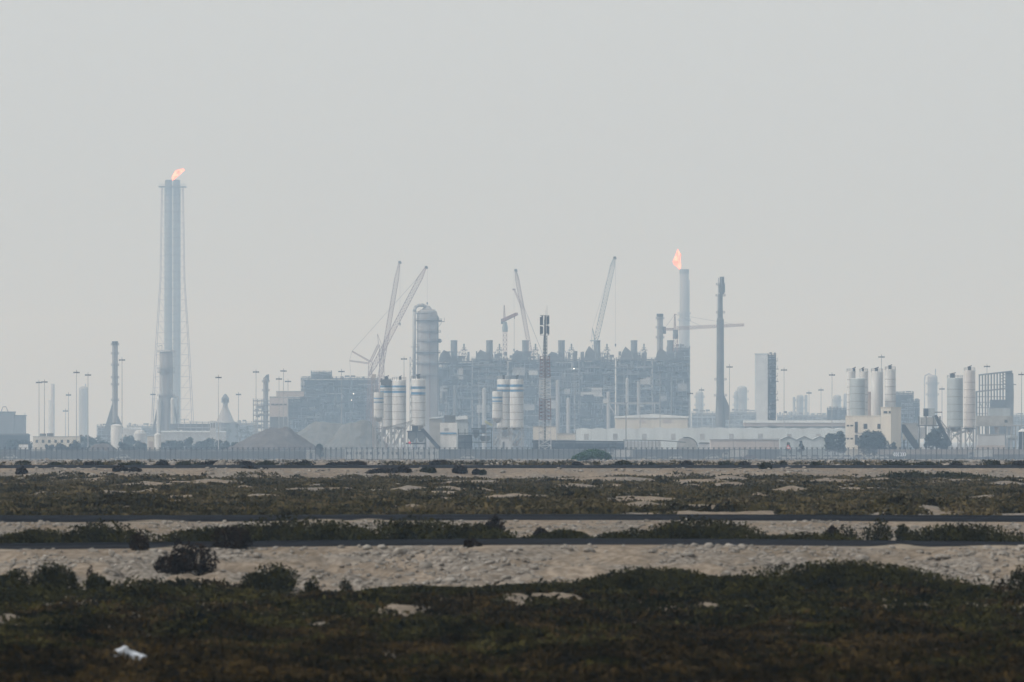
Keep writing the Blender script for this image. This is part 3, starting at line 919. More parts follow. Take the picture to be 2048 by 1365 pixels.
def derrick(b):
    for sx in (-1, 1):
        for d in (-16, 16):
            pts = [(345 + sx * 43, t.rb, d * 2.2), (345 + sx * 33, 700, d * 1.5), (345 + sx * 24, 560, d * 1.1), (345 + sx * 21, 374, d)]
            for a, c in zip(pts[:-1], pts[1:]):
                b.bar(a, c, 1.0)

    def half(q):
        if q < 560:
            return 21 + 3 * (q - 374) / 186
        if q < 700:
            return 24 + 9 * (q - 560) / 140
        return 33 + 10 * (q - 700) / (t.rb - 700)
    q = 380; k = 0
    while q < 880:
        h0, h1 = half(q), half(min(q + 22, 890))
        for d in (-16, 16):
            b.bar((345 - h0, q, d), (345 + h0, q, d), 0.4, 3)
            sx = 1 if k % 2 else -1
            b.bar((345 - sx * h0, q, d), (345 - sx * h0 * 0.55, q + 22, d), 0.3, 3); b.bar((345 + sx * h0, q, d), (345 + sx * h0 * .55, q + 22, d), 0.3, 3)
        q += 22; k += 1


t.part('derrick', mat('weathered_red_steel', (0.2, 0.12, 0.11), 0.8), derrick)
t.part('inner_lattice', M_STEEL, lambda b: b.lattice((345, t.rb, 0), (345, 378, 0), 33, 31, 46, .3, 30, 26))
t.part('platform', M_STEEL, lambda b: (b.box(318, 372, 373, 375, -20, 20), b.box(318, 372, 369, 369.5, -20.5, -20), b.box(318, 372, 369, 369.5, 20, 20.5)))
t.part('ladder', M_GALV, lambda b: (b.bar((345, t.rb, -9), (345, 374, -9), 1.2), b.bar((329.5, t.rb, -5), (329.5, 374, -5), 0.8), b.bar((361, t.rb, -5), (361, 374, -5), 0.8)))


def flame(b, pts):
    """tongue of fire: rings along a bent axis, with lobes"""
    n = 14; vs = []; r = random.Random(3)
    for j, (x, row, w) in enumerate(pts):
        for i in range(n):
            a = 2 * math.pi * i / n
            q = w * (1 + 0.24 * math.sin(2 * a + j * 1.3) + 0.12 * math.sin(5 * a + j) + r.uniform(-.08, .08))
            vs.append(b.P(x + q * math.cos(a), row + q * 0.22 * math.sin(a * 2 + j), q * math.sin(a)))
    m = len(pts)
    fs = [(j * n + i, j * n + (i + 1) % n, (j + 1) * n + (i + 1) % n, (j + 1) * n + i) for j in range(m - 1) for i in range(n)]
    fs += [tuple(range(n - 1, -1, -1)), tuple(range((m - 1) * n, m * n))]
    b.add(vs, fs, True)


t.part('flame', FL, lambda b: flame(b, [(345.5, 361, 1.2), (347, 357, 2.6), (349, 353, 4.6), (353, 349, 7.2), (357, 345.5, 8.6), (361, 342, 7.4), (364, 339.5, 4.2), (366, 338, 1.0)]))

t = T('flare_stack', 'thick pale flare stack with an upright orange flame behind the tower crane', 'flare stack', 1368.5, 5500)
t.part('riser', M_SHELL, lambda b: b.lathe(1368.5, 0, [(15, t.rb), (11.5, 760), (10.5, 640), (9.3, 628), (9.0, 546)], 20))
t.part('flare_tip', M_STEEL, lambda b: b.lathe(1368.5, 0, [(9.6, 548), (9.6, 539)], 20))
for q in (628, 641):
    t.part('platform', M_STEEL, lambda b: ring(b, 1368.5, 9, 13, q))
t.part('ladder', M_GALV, lambda b: b.bar((1378.5, t.rb, -4), (1378.5, 560, -4), 1.6))
t.part('flame', FL, lambda b: flame(b, [(1359, 538.5, 1.2), (1358, 534, 3.0), (1354.5, 528, 6.0), (1353, 522, 8.6), (1355, 516, 6.6), (1356.5, 510, 5.0), (1356, 505, 2.4), (1355.5, 499, 0.4)]))

t = column('column', 'stout grey column with a railed top in front of the twin flare foot', 'column', 332.5, 13.5, 700, 3600, (704, 738, 745, 792), ladder=True)
t.part('support_skirt', M_STEEL, lambda b: [b.bar((332 + a * 12, 790, d), (332 + a * 26, 868, d * 2), 2.0) for a in (-1, -.4, .4, 1) for d in (-10, 10)])
t.part('davit', M_STEEL, lambda b: (b.bar((324, 704, 0), (324, 690, 0), .8), b.bar((324, 691, 0), (316, 693, 0), .7)))
t.part('side_pipe', M_GALV, lambda b: b.tube([(356, 862, -6), (356, 795, -6), (348, 795, -6)], 2.2))
for x in (318, 346):
    t.part('foot_vessel', M_PALE, lambda b: b.lathe(x, -16, [(4, 872), (4, 800), (2, 796)], 12))

t = column('chimney', 'slim grey stack with platforms on splayed legs at left', 'chimney', 230, 5.7, 684, 3400, (690, 708, 731, 756, 770, 801), dome=False, tip=7, row_base=846, ladder=True)
t.part('support_leg', M_STEEL, lambda b: b.prism([(225, 806), (231, 806), (231, 850), (214, 868), (206, 868)], -3, 3))
t.part('support_leg', M_STEEL, lambda b: b.prism([(231, 832), (236, 832), (252, 868), (244, 868), (231, 846)], -3, 3))
t.part('support_leg', M_STEEL, lambda b: b.prism([(228, 810), (232, 810), (234, 890), (226, 890)], 8, 14))

t = column('chimney', 'faint pinkish chimney stub beside the pair of lamp masts', 'chimney', 105.5, 3.9, 768, 5600, dome=False, m=M_PINKISH, ladder=False)
t.part('shaft_band', M_PALE, lambda b: b.cyl(102, 5.5, t.rb, 801, 2, 14))
t = column('tower', 'faint smooth pale tower with a domed shoulder behind the left lamp masts', 'tower', 167, 9.5, 773, 5600, dome=True, m=M_SHELL, ladder=False)
t.part('vent_pipe', M_GALV, lambda b: b.bar((171, 775, 0), (171, 768, 0), 2))

t = T('chimney', 'tall grey chimney with a bulged head right of the tower crane', 'chimney', 1440, 3100)
t.part('shaft', M_STEEL, lambda b: b.lathe(1440.5, 0, [(12, t.rb), (9.5, 830), (7.6, 780), (7.2, 640), (5.2, 636), (4.8, 588)], 20))
t.part('head', M_STEEL, lambda b: b.lathe(1444, 0, [(3.5, 589), (6.2, 584), (6.2, 572), (4.6, 568), (4.4, 554)], 16))
t.part('side_pipe', M_GALV, lambda b: b.tube([(1437, 640, -3), (1437, 556, -3)], 1.4))
t.part('ladder', M_GALV, lambda b: (b.bar((1434, 640, -5), (1434, 594, -5), .6), b.bar((1438, 640, -5), (1438, 594, -5), .6), [b.bar((1434, 640 - 4 * i, -5), (1438, 640 - 4 * i, -5), .5, 3) for i in range(12)]))
for q, o in ((570, 9), (592, 10), (760, 12), (792, 13), (626, 9)):
    t.part('platform', M_STEEL, lambda b: ring(b, 1441, 5, o, q))
t.part('duct', M_STEEL, lambda b: b.prism([(1448, 790), (1458, 812), (1458, 840), (1446, 840)], -5, 5))

t = column('chimney', 'short wide chimney left of the pale flare stack', 'chimney', 1320, 6.2, 629, 3500, (638, 656, 676), dome=False, tip=5)
t.part('side_box', M_DARK, lambda b: b.box(1326, 1331, 654, 667, -3, 3))

# ------------------------------------------------------------------ main process train
stacks = (908, 979, 1051, 1123, 1194, 1268, 1341)
ordw = ('first', 'second', 'third', 'fourth', 'fifth', 'sixth', 'seventh')
for k, x in enumerate(stacks):
    x0 = 876 if k == 0 else stacks[k] - 35
    x1 = 1378 if k == 6 else stacks[k] + 36
    st = steel_structure('process_module', '%s module from the left in the long grey gas train' % ordw[k], 'process module', x0, x1 - 0.6, 719 + R.uniform(-7, 7), 3400,
                         'modules of the long gas train', bay=R.uniform(8.5, 16), floor=R.uniform(11, 19), depth=40, dens=1.25, seed=k * 5, ragged=17, pale=.35, m=(M_FRAME if k % 2 else M_STEEL))

    hx = R.uniform(-3, 4); hh = R.uniform(-7, 7)

    def duct(b):
        b.prism([(x - 30 + hx, 722), (x - 27 + hx, 708 + hh * .5), (x - 20 + hx, 699 + hh), (x - 9 + hx, 705 + hh * .3), (x - 4, 722)], -4, 10)
    st.part('cooler_hood', M_STEEL, duct)
    st.part('roof_frame', M_STEEL, lambda b: (b.lattice((x + 20, 719, 0), (x + 20, 695, 0), 9, 7, 4, .8), b.box(x + 13, x + 27, 700, 701.2, -6, 6), b.box(x + 14, x + 26, 708, 709.2, -6, 6), b.box(x + 18.5, x + 21.5, 688, 700, -2, 2)))
    for q in range(4):
        a = R.uniform(x0, x1 - 20); r0 = R.uniform(728, 815); w_ = R.uniform(8, 26); h_ = R.uniform(6, 18)
        st.part('panel_or_opening', R.choice((M_DARK, M_DARK, M_GALV, M_PALE)), lambda b: b.box(a, min(a + w_, x1), r0, r0 + h_, -21.5, -12))  # dark boxes paint in the shade of openings, pale ones are panels
    for q in range(1 + k % 2):
        a = R.uniform(x0 + 3, x1 - 3); r0 = R.uniform(745, 800); w_ = R.uniform(2.2, 4.4)
        st.part('vessel', R.choice((M_GALV, M_STEEL, M_SHELL)), lambda b: b.lathe(a, -27, [(w_, t.rb), (w_, r0), (w_ * .5, r0 - 2)], 12))
    for q in range(2):
        a = R.uniform(x0 + 1, x1 - 22); h_ = R.uniform(7, 20); w_ = R.uniform(10, 21); d_ = R.uniform(-10, 4)
        st.part('upper_frame', M_STEEL, lambda b: ([b.box(a + i * w_ / 3 - .6, a + i * w_ / 3 + .6, 722 - h_, 726, d + d_ - .6, d + d_ + .6) for i in range(4) for d in (-6, 6)], [b.box(a - 1, a + w_ + 1, 722 - h_ * f, 723.2 - h_ * f, d_ - 7.5, d_ + 7.5) for f in (.45, .98)], b.box(a + 2, a + w_ * .6, 722 - h_ * .85, 722 - h_ * .46, d_ - 4, d_ + 4)))
    for q in range(8):
        a = R.uniform(x0 + 2, x1 - 6); h_ = R.uniform(4, 20); w_ = R.uniform(1.2, 5)
        st.part('roof_mast' if w_ < 2.2 else 'roof_box', M_STEEL, lambda b: b.box(a, a + w_, 722 - h_, 724, -2 - w_, w_))
    st.part('roof_pipe', M_PALE, lambda b: b.tube([(x + 9, 722, -4), (x + 9, 707, -4), (x + 13, 703, -4)], 2.0))
    s2 = T('exhaust_stack', '%s square-topped exhaust stack from the left on the gas train' % ordw[k], 'exhaust stack', x, 3610, 'exhaust stacks on the gas train', z=ZF)
    s2.part('duct', M_STEEL, lambda b: b.lathe(x, 0, [(6.6, 735), (6.6, 684), (7.0, 683), (7.0, 681)], 16))
    s2.part('platform', M_STEEL, lambda b: b.box(x - 9, x + 9, 704, 705.3, -9, 9))
    s2.part('transition', M_STEEL, lambda b: b.prism([(x - 14, 735), (x - 6, 716), (x + 6, 716), (x + 6, 735)], -5, 5))
steel_structure('process_module', 'taller end module with floors at the right end of the gas train', 'process module', 1334, 1379, 696, 3680, None, bay=9, floor=12, depth=30, dens=1.2, seed=77, ragged=8)
# pale vessels in front of the train
t = T('drum', 'pinkish rounded drum before the train behind the right white silos', 'drum', 986, 3450)
t.part('shell', M_PINKISH, lambda b: b.lathe(985, 0, [(11, 762), (13, 752), (12, 742), (7, 737), (2, 736)], 16))
t.part('outlet_duct', M_PINKISH, lambda b: b.tube([(990, 742, 0), (1003, 747, 0), (1003, 800, 0)], 3.2, 10))
t.part('support_leg', M_STEEL, lambda b: [b.bar((985 + a, 760, d), (985 + a, t.rb, d), 1.4) for a in (-9, 9) for d in (-8, 8)])
t = T('pipe_loop', 'pale pipe bent like an arch beside the red and white mast', 'pipe', 1108, 3450)
t.part('pipe', M_PALE, lambda b: b.tube([(1098, 720, 0), (1108, 722, 0), (1113, 729, 0), (1115, 740, 0), (1115, 812, 0), (1115, t.rb, 0)], 2.2, 10))
t = T('vessel', 'pale domed vessel in the train left of the red and white mast', 'vessel', 1073, 3460)
t.part('shell', M_PALE, lambda b: b.lathe(1073, 0, [(6, 780), (6.5, 745), (5, 739), (1, 737)], 14))
t.part('skirt', M_STEEL, lambda b: b.lathe(1073, 0, [(6.5, t.rb), (6, 780)], 14))
for x0, x1, q in ((1208, 1330, 735), (1190, 1300, 770), (900, 950, 763)):
    t = T('pipe_bridge', 'pale horizontal pipe bridge at row of floors above the %s' % {1208: 'cream hall, upper one', 1190: 'cream hall, lower one', 900: 'grey batching house'}[x0], 'pipe bridge', (x0 + x1) / 2, 3500)
    t.part('pipe', M_PALE, lambda b: b.bar((x0, q, 0), (x1, q, 0), 1.4, 6))
    t.part('truss', M_GALV, lambda b: (b.bar((x0, q + 3, 2), (x1, q + 3, 2), .8), [b.bar((x0 + i * 6, q + 3, 2), (x0 + i * 6 + 6, q, 2), .5, 3) for i in range(int((x1 - x0) / 6))]))
    for x in (x0 + 3, (x0 + x1) / 2, x1 - 3):
        t.part('support_post', M_STEEL, lambda b: b.bar((x, q, 2), (x, t.rb, 2), 1.1))
# bright lamps lit on the train
EM = mat('lit_lamp', (0.8, 0.8, 0.8), emit=(0.95, 1.0, 1.0, 3.0))
for x, q in ((1243, 713), (1250, 715), (1257, 714), (1148, 738), (707, 788), (703, 801)):
    t = T('work_lamp', 'white work lamp burning %s' % {1243: 'on the train roof, left of three', 1250: 'on the train roof, middle of three', 1257: 'on the train roof, right of three', 1148: 'high on the lamp mast before the train', 707: 'on the left process block, upper one', 703: 'on the left process block, lower one'}[x], 'lamp', x, 3560 if x != 1148 else 2695, None)
    t.part('lamp_housing', M_DARK, lambda b: b.box(x - 1.4, x + 1.4, q - 1.6, q + 1.2, 0.3, 1.6))
    t.part('lamp_face', EM, lambda b: b.box(x - 0.7, x + 0.7, q - 0.9, q + 0.7, -0.2, 0.2))
    t.part('bracket', M_STEEL, lambda b: b.bar((x, q, 1), (x, q + 6, 3), .6))

# ------------------------------------------------------------------ big column
t = column('column', 'largest pale column with an overhead pipe looping down its left side', 'column', 854.5, 20.5, 618, 3300, (), dome=True, m=M_SHELL, ladder=True, seg=32)
t.part('top_neck', M_SHELL, lambda b: b.lathe(854, 0, [(13, 624), (9, 617), (5, 612)], 20))
t.part('overhead_pipe', M_GALV, lambda b: b.tube([(852, 614, -2), (846, 611, -8), (838, 611, -10), (831, 615, -10), (828.5, 624, -10), (828.5, 760, -10), (828.5, t.rb, -10)], 3.4, 12))
for q, o, c in ((623, 15, 856), (627, 21, 853), (641, 27, 857), (664, 24, 858), (683, 25, 859), (705, 26, 855), (728, 25, 857), (752, 25, 855)):
    t.part('platform', M_DARK, lambda b: ring(b, c, 20, o, q, 1.8 if q in (641, 705) else 1.2))
t.part('platform', M_STEEL, lambda b: (b.box(876, 889, 643, 644.2, -4, 4), b.bar((889, 644, -4), (889, 636, -4), .6), b.bar((876, 655, 0), (884, 645, 0), .8), b.box(874, 878, 634, 644, -4, 4)))
t.part('nozzle', M_STEEL, lambda b: b.lathe(878, 0, [(4, 686), (4, 678)], 12))
t.part('platform', M_STEEL, lambda b: b.box(822, 846, 694, 695, -14, -6))
t.part('pipe_guide', M_STEEL, lambda b: [b.bar((828, q, -9), (838, q, -4), 1) for q in (660, 690, 720, 750)])
t.part('dark_side', M_STEEL, lambda b: b.lathe(866, 3, [(11, t.rb), (11, 634), (8, 628)], 20))  # darker grey strip down the right side of the shell
t.part('riser_pipe', M_RED, lambda b: b.tube([(860, t.rb, -22), (860, 650, -22)], 0.8, 6))
t.part('base_frame', M_STEEL, lambda b: b.lattice((824, t.rb, 4), (824, 714, 4), 9, 8, 12, 1))

# ------------------------------------------------------------------ left process block and its neighbours
steel_structure('process_block', 'wide blue grey process block left of the cranes', 'process block', 603, 756, 757, 3600, None, bay=14, floor=15, depth=44, dens=1.1, seed=201, ragged=6, open_top=0)
steel_structure('cooler_deck', 'raised bank of coolers on the wide left process block', 'cooler bank', 623, 663, 745, 3590, None, bay=5, floor=6, depth=26, dens=.8, seed=204, ragged=3, row_base=757.5)
steel_structure('process_block', 'low grey process block behind the cream tower building', 'process block', 575, 640, 794, 3500, None, bay=13, floor=13, depth=30, dens=1.0, seed=202, ragged=5)
steel_structure('steel_rack', 'small open steel rack beside the slim column near the cream building', 'steel rack', 507, 540, 801, 3400, None, bay=8, floor=10, depth=18, dens=.6, seed=203, ragged=3, m=M_GALV, backing=False, pale=.7)
t = column('column', 'slim grey column with a hooked top beside the open steel rack', 'column', 531.5, 5.2, 756, 3400, (764, 782), dome=False)
t.part('top_duct', M_STEEL, lambda b: b.prism([(527, 757), (533, 750), (538, 749), (538, 762), (533, 763)], -3, 3))
steel_structure('process_block', 'dense dark process block behind the right white silos', 'process block', 1788, 1826, 786, 3300, None, bay=9, floor=9, depth=24, dens=1.3, seed=205, ragged=4)
steel_structure('process_block', 'lower step of the dense block behind the right white silos', 'process block', 1826.5, 1838, 802, 3305, None, bay=6, floor=9, depth=20, dens=1.0, seed=206, ragged=5)
steel_structure('process_block', 'low open rack behind the left of the right silo plant', 'steel rack', 1655, 1694, 817, 3700, None, bay=7, floor=9, depth=18, dens=.8, seed=207, ragged=4)
for x0, x1, q, D, lb, sd in ((1384, 1436, 826, 4300, 'low far process rack between train and tall chimney', 301), (1447, 1512, 824, 4300, 'low far process rack between tall chimney and pale block', 302),
                             (1555, 1655, 830, 4300, 'low far process rack right of the stair tower', 303), (255, 325, 852, 4200, 'low far rack left of the twin flare foot', 304),
                             (365, 440, 855, 3900, 'low pale rack between twin flare and the small flared tower', 305), (195, 222, 852, 3600, 'low grey rack left of the slim grey stack legs', 306),
                             (470, 515, 846, 4000, 'low far rack left of the open steel rack', 307), (2024, 2060, 830, 4200, 'low far rack at the right edge', 308)):
    steel_structure('pipe_rack', lb, 'pipe rack', x0, x1, q, D, None, bay=10, floor=9, depth=20, dens=.9, seed=sd, ragged=8, m=M_GALV, backing=True, pale=.4)

# far faint columns on the right
for x, r_, q, lb in ((1399, 8, 783, 'faint pale far column just right of the train'), (1484, 10, 772, 'faint broad far column with an arched top'), (1474, 6, 783, 'faint far column stuck to the arched one'),
                     (1588, 2.6, 794, 'faint thin far stack left of the distant drum tower'), (1600, 7, 790, 'faint distant drum tower between two thin stacks'), (1612, 3, 790, 'faint thin far stack right of the distant drum tower'),
                     (1674, 8, 790, 'faint far tower behind the mast left of the silo plant'), (1692, 5, 787, 'faint far tower touching the left white silo')):
    column('column', lb, 'column', x, r_, q, 5600, (q + 12, q + 28) if r_ > 5 else (), None, dome=True, ladder=False)
t = column('column', 'faint far column with a pipe hoop between the two right silo plants', 'column', 1865, 10, 750, 4700, (768, 790), dome=True, ladder=False)
t.part('overhead_pipe', M_GALV, lambda b: b.tube([(1866, 752, 0), (1858, 748, 0), (1850, 752, 0), (1849, 760, 0), (1849, t.rb, 0)], 1.3))
t.part('vent_pipe', M_GALV, lambda b: b.bar((1871, 752, 0), (1871, 738, 0), 2))
t = column('tower', 'small tower with a flared conical skirt left of the open steel rack', 'tower', 450.5, 5.2, 798, 4000, (805, 800), dome=False, row_base=826)
t.part('skirt', M_SHELL, lambda b: b.lathe(450.5, 0, [(19, 846), (13, 832), (7, 818), (5, 812)], 16))
t.part('base_block', M_STEEL, lambda b: b.box(428, 474, 845, t.rb, -14, 14))
t.part('head', M_STEEL, lambda b: b.lathe(450.5, 0, [(7, 804), (7, 796), (3, 790), (1, 788)], 12))

# tall pale block and stair tower
t = T('building', 'tall plain pale block standing behind the stair tower', 'building', 1522, 5000)
t.part('wall', M_PALE, lambda b: b.box(1510, 1536, 709, t.rb, -13, 13))
t.part('roof', M_GALV, lambda b: b.box(1509, 1537, 707.5, 709, -14, 14))
st = steel_structure('stair_tower', 'dark open stair tower attached beside the tall pale block', 'stair tower', 1536.5, 1551, 710, 2900, None, bay=7.5, floor=9, depth=16, dens=1.5, seed=401, ragged=6, m=M_DARK)
for i, q in enumerate((722, 738, 752, 763, 788, 800)):
    st.part('landing', M_STEEL, lambda b: (b.box(1550, 1555 + (i % 2) * 2, q, q + 1.2, -6, 6), b.bar((1555, q, -6), (1555, q - 6, -6), .6)))

# ------------------------------------------------------------------ cranes
def crane(label, tip, foot, D, w, m=M_CRANE, extra=None, n=None, hook=None, jib=True):
    t = T('crane', label, 'crane', foot[0], D)
    fx = foot[0]
    L = math.hypot(tip[0] - fx, tip[1] - foot[1])
    k = n or int(L / (w * 1.0))
    lo_ = (fx + (tip[0] - fx) * .1, foot[1] + (tip[1] - foot[1]) * .1, 0); hi = (fx + (tip[0] - fx) * .9, foot[1] + (tip[1] - foot[1]) * .9, 0)
    t.part('boom', m, lambda b: (b.lattice((fx, foot[1], 0), lo_, 2, w, 3, .95), b.lattice(lo_, hi, w, w, k, .95), b.lattice(hi, (tip[0], tip[1], 0), w, 2, 4, .95)))
    t.part('boom_head', M_DARK, lambda b: (b.box(tip[0] - 2.2, tip[0] + 3, tip[1] - 1.5, tip[1] + 3, -2.5, 2.5), b.lathe(tip[0] + 2, 0, [(2, tip[1] + 4), (2, tip[1] + 1)], 8)))
    if hook:
        t.part('hoist_rope', M_DARK, lambda b: b.bar((hook[0], tip[1] + 1, 0), (hook[0], hook[1], 0), .28, 3))
        t.part('hook_block', M_DARK, lambda b: (b.box(hook[0] - 1.3, hook[0] + 1.3, hook[1] - 2, hook[1] + 2.5, -1, 1), b.bar((hook[0], hook[1] + 2, 0), (hook[0], hook[1] + 5, 0), .8)))
    if foot[1] > t.rb - 40:
        t.part('superstructure', m, lambda b: b.box(fx - 22, fx + 6, foot[1] - 6, t.rb - 8, -9, 9))
        t.part('counterweight', M_DARK, lambda b: b.box(fx - 30, fx - 22.3, foot[1] - 4, t.rb - 8, -9, 9))
        for d in (-16, 10):
            t.part('crawler_track', M_BLACK, lambda b: b.prism([(fx - 20, t.rb), (fx - 24, t.rb - 4), (fx - 20, t.rb - 7.6), (fx + 14, t.rb - 7.6), (fx + 18, t.rb - 4), (fx + 14, t.rb)], d, d + 6))
    return t


t = crane('red lattice crane boom rising steeply, left of the crossed pair', (799, 524), (740, 870), 3450, 8, hook=(800, 648))
t = crane('red lattice crane leaning right with long pendants and back masts', (852, 534), (738, 752), 3400, 9, hook=(854.5, 607))
t.part('back_mast', M_CRANE, lambda b: b.lattice((741, 724, 0), (704, 703, 0), 3, 2, 12, .7))
t.part('back_mast', M_CRANE, lambda b: b.lattice((736, 727, 0), (699, 722, 0), 3, 2, 12, .6))
t.part('gantry', M_CRANE, lambda b: b.lattice((741, 724, 0), (757, 690, 0), 4, 4, 8, .8))
t.part('gantry_top', M_CRANE, lambda b: (b.bar((757, 690, 0), (755, 668, 0), .9), b.bar((755, 668, 0), (763, 690, 0), .7)))
t.part('pendant_line', M_DARK, lambda b: (b.bar((704, 703, 0), (832, 560, 0), .55, 3), b.bar((832, 560, 0), (848, 538, 0), .5, 3), b.bar((704, 703, 0), (699, 722, 0), .4, 3), b.bar((699, 722, 0), (703, 760, 0), .35, 3)))
t.part('tower_leg', M_CRANE, lambda b: b.lattice((735, t.rb, 0), (741, 724, 0), 8, 7, 16, .9))
t.part('tower_leg', M_CRANE, lambda b: b.lattice((765, t.rb, 0), (763, 690, 0), 10, 9, 20, .9))
t = crane('dark lattice crane boom with a short fly jib leaning left over the train', (1031, 540), (1066, 735), 3500, 7, hook=(1028, 700))
t.part('fly_jib', M_CRANE, lambda b: (b.lattice((1046, 618, 0), (1029, 581, 0), 5, 2, 6, .7), b.box(1025, 1031, 578, 581, -2, 2)))
t.part('pendant_line', M_DARK, lambda b: (b.bar((1032, 541, 0), (1047, 612, 0), .5, 3), b.bar((1047, 612, 0), (1082, 700, 0), .7, 3), b.bar((1082, 700, 0), (1090, 730, 0), .7, 3)))
t.part('tower_leg', M_CRANE, lambda b: b.lattice((1066, t.rb, 0), (1066, 735, 0), 8, 8, 14, .9))
t = crane('blue grey lattice crane boom leaning right above the fifth exhaust stack', (1229, 515), (1190, 690), 3500, 9, M_CRANEB, hook=(1231, 690))
t.part('gantry', M_CRANEB, lambda b: (b.bar((1190, 690, 0), (1185, 656, 0), 1.1), b.bar((1185, 656, 0), (1192, 684, 0), .8), b.bar((1183, 686, 0), (1185, 656, 0), .8), b.box(1180, 1190, 681, 683, -3, 3)))
t.part('pendant_line', M_DARK, lambda b: b.bar((1185, 656, 0), (1226, 520, 0), .35, 3))
t.part('tower_leg', M_CRANEB, lambda b: b.lattice((1188, t.rb, 0), (1190, 690, 0), 10, 10, 18, .9))
# tower cranes
t = T('tower_crane', 'short-looking tower crane with its jib turned towards us by the second stack', 'tower crane', 1010, 3450)
t.part('mast', M_CRANE, lambda b: b.lattice((1010, t.rb, 0), (1010, 662, 0), 7.5, 7.5, 26, 1.0))
t.part('slewing_ring', M_CRANEB, lambda b: b.lathe(1010, 0, [(5.4, 664), (5.8, 656), (3.5, 644)], 10))
t.part('apex', M_CRANE, lambda b: b.lattice((1009, 642, 0), (1008.5, 611, 0), 4, 1.2, 6, .9))
t.part('jib', M_CRANE, lambda b: b.lattice((1006, 641, 4), (1034, 630, -90), 5, 4, 22, 1.0))
t.part('counter_jib', M_DARK, lambda b: b.box(1002, 1007, 638, 648, 4, 30))
t.part('hook_block', M_DARK, lambda b: (b.bar((1029, 633, -70), (1029, 640, -70), 1.4), b.bar((1029, 640, -70), (1029, 700, -70), .3, 3)))
t = T('tower_crane', 'tower crane with a long level jib crossing the pale flare stack', 'tower crane', 1350, 3450)
t.part('mast', M_CRANE, lambda b: b.lattice((1351, t.rb, 0), (1351, 674, 0), 8.5, 8.5, 26, 1.1))
t.part('slewing_ring', M_STEEL, lambda b: (b.lathe(1351, 0, [(5.5, 678), (5.5, 670), (4, 662)], 10), b.box(1346, 1356, 660, 667, -4, 4)))
t.part('apex', M_CRANE, lambda b: b.lattice((1350, 660, 0), (1349.5, 628, 0), 4, 1.5, 6, .9))
t.part('jib', M_CRANE, lambda b: b.lattice((1354, 657, 0), (1489, 650, 12), 5.4, 3.6, 34, .55))
t.part('counter_jib', M_CRANE, lambda b: b.lattice((1348, 659, 0), (1328, 659, -2), 4, 4, 6, .9))
t.part('counterweight', M_DARK, lambda b: b.box(1326, 1332, 655, 668, -3, 3))
t.part('tie_bar', M_DARK, lambda b: (b.bar((1350, 629, 0), (1402, 652, 3), .45, 3), b.bar((1350, 629, 0), (1470, 649, 9), .4, 3), b.bar((1350, 629, 0), (1330, 656, -2), .45, 3)))

# ------------------------------------------------------------------ telecom mast
t = T('telecom_mast', 'red and white lattice telecom mast crowned with dark antenna panels', 'telecom mast', 1089, 1950)
secs = ((t.rb, 840, 24, 23, M_PALE), (840, 797, 23, 21.5, M_RED), (797, 755, 21.5, 20.5, M_PALE), (755, 713, 20.5, 18, M_RED))
for a, c, w0, w1, m in secs:
    t.part('lattice_section', m, lambda b: b.lattice((1090, a, 0), (1090, c - .2, 0), w0, w1, 6, 1.9), None, 'red lattice section' if m is M_RED else 'white lattice section')
t.part('neck', M_STEEL, lambda b: (b.lattice((1090, 713, 0), (1091, 672, 0), 8, 6, 6, 1.5), b.bar((1090, t.rb, 0), (1090, 640, 0), 4.0, 6)))
for x in (1081.5, 1084.5, 1090.5, 1094.5, 1097):
    for q in (633, 652):
        t.part('antenna_panel', M_DARK, lambda b: b.box(x - 1.7, x + 1.7, q + R.uniform(-1.5, 1.5), q + R.uniform(15, 18), (-4 if x in (1084.5, 1090.5) else 2), (-2 if x in (1084.5, 1090.5) else 4)))
for q in (631, 650, 670):
    t.part('antenna_frame', M_STEEL, lambda b: (b.box(1080, 1098.5, q, q + 1, -3, -2), b.box(1080, 1098.5, q, q + 1, 2, 3), b.box(1080, 1081, q, q + 1, -2, 2), b.box(1097.5, 1098.5, q, q + 1, -2, 2)))
t.part('whip_antenna', M_STEEL, lambda b: (b.bar((1094, 632, 0), (1094, 612, 0), .5), b.bar((1091.5, 632, 0), (1091.5, 620, 0), .4)))
t.part('ladder', M_GALV, lambda b: (b.bar((1086, t.rb, -3), (1086, 713, -3), .6), b.bar((1088, t.rb, -3), (1088, 713, -3), .6)))


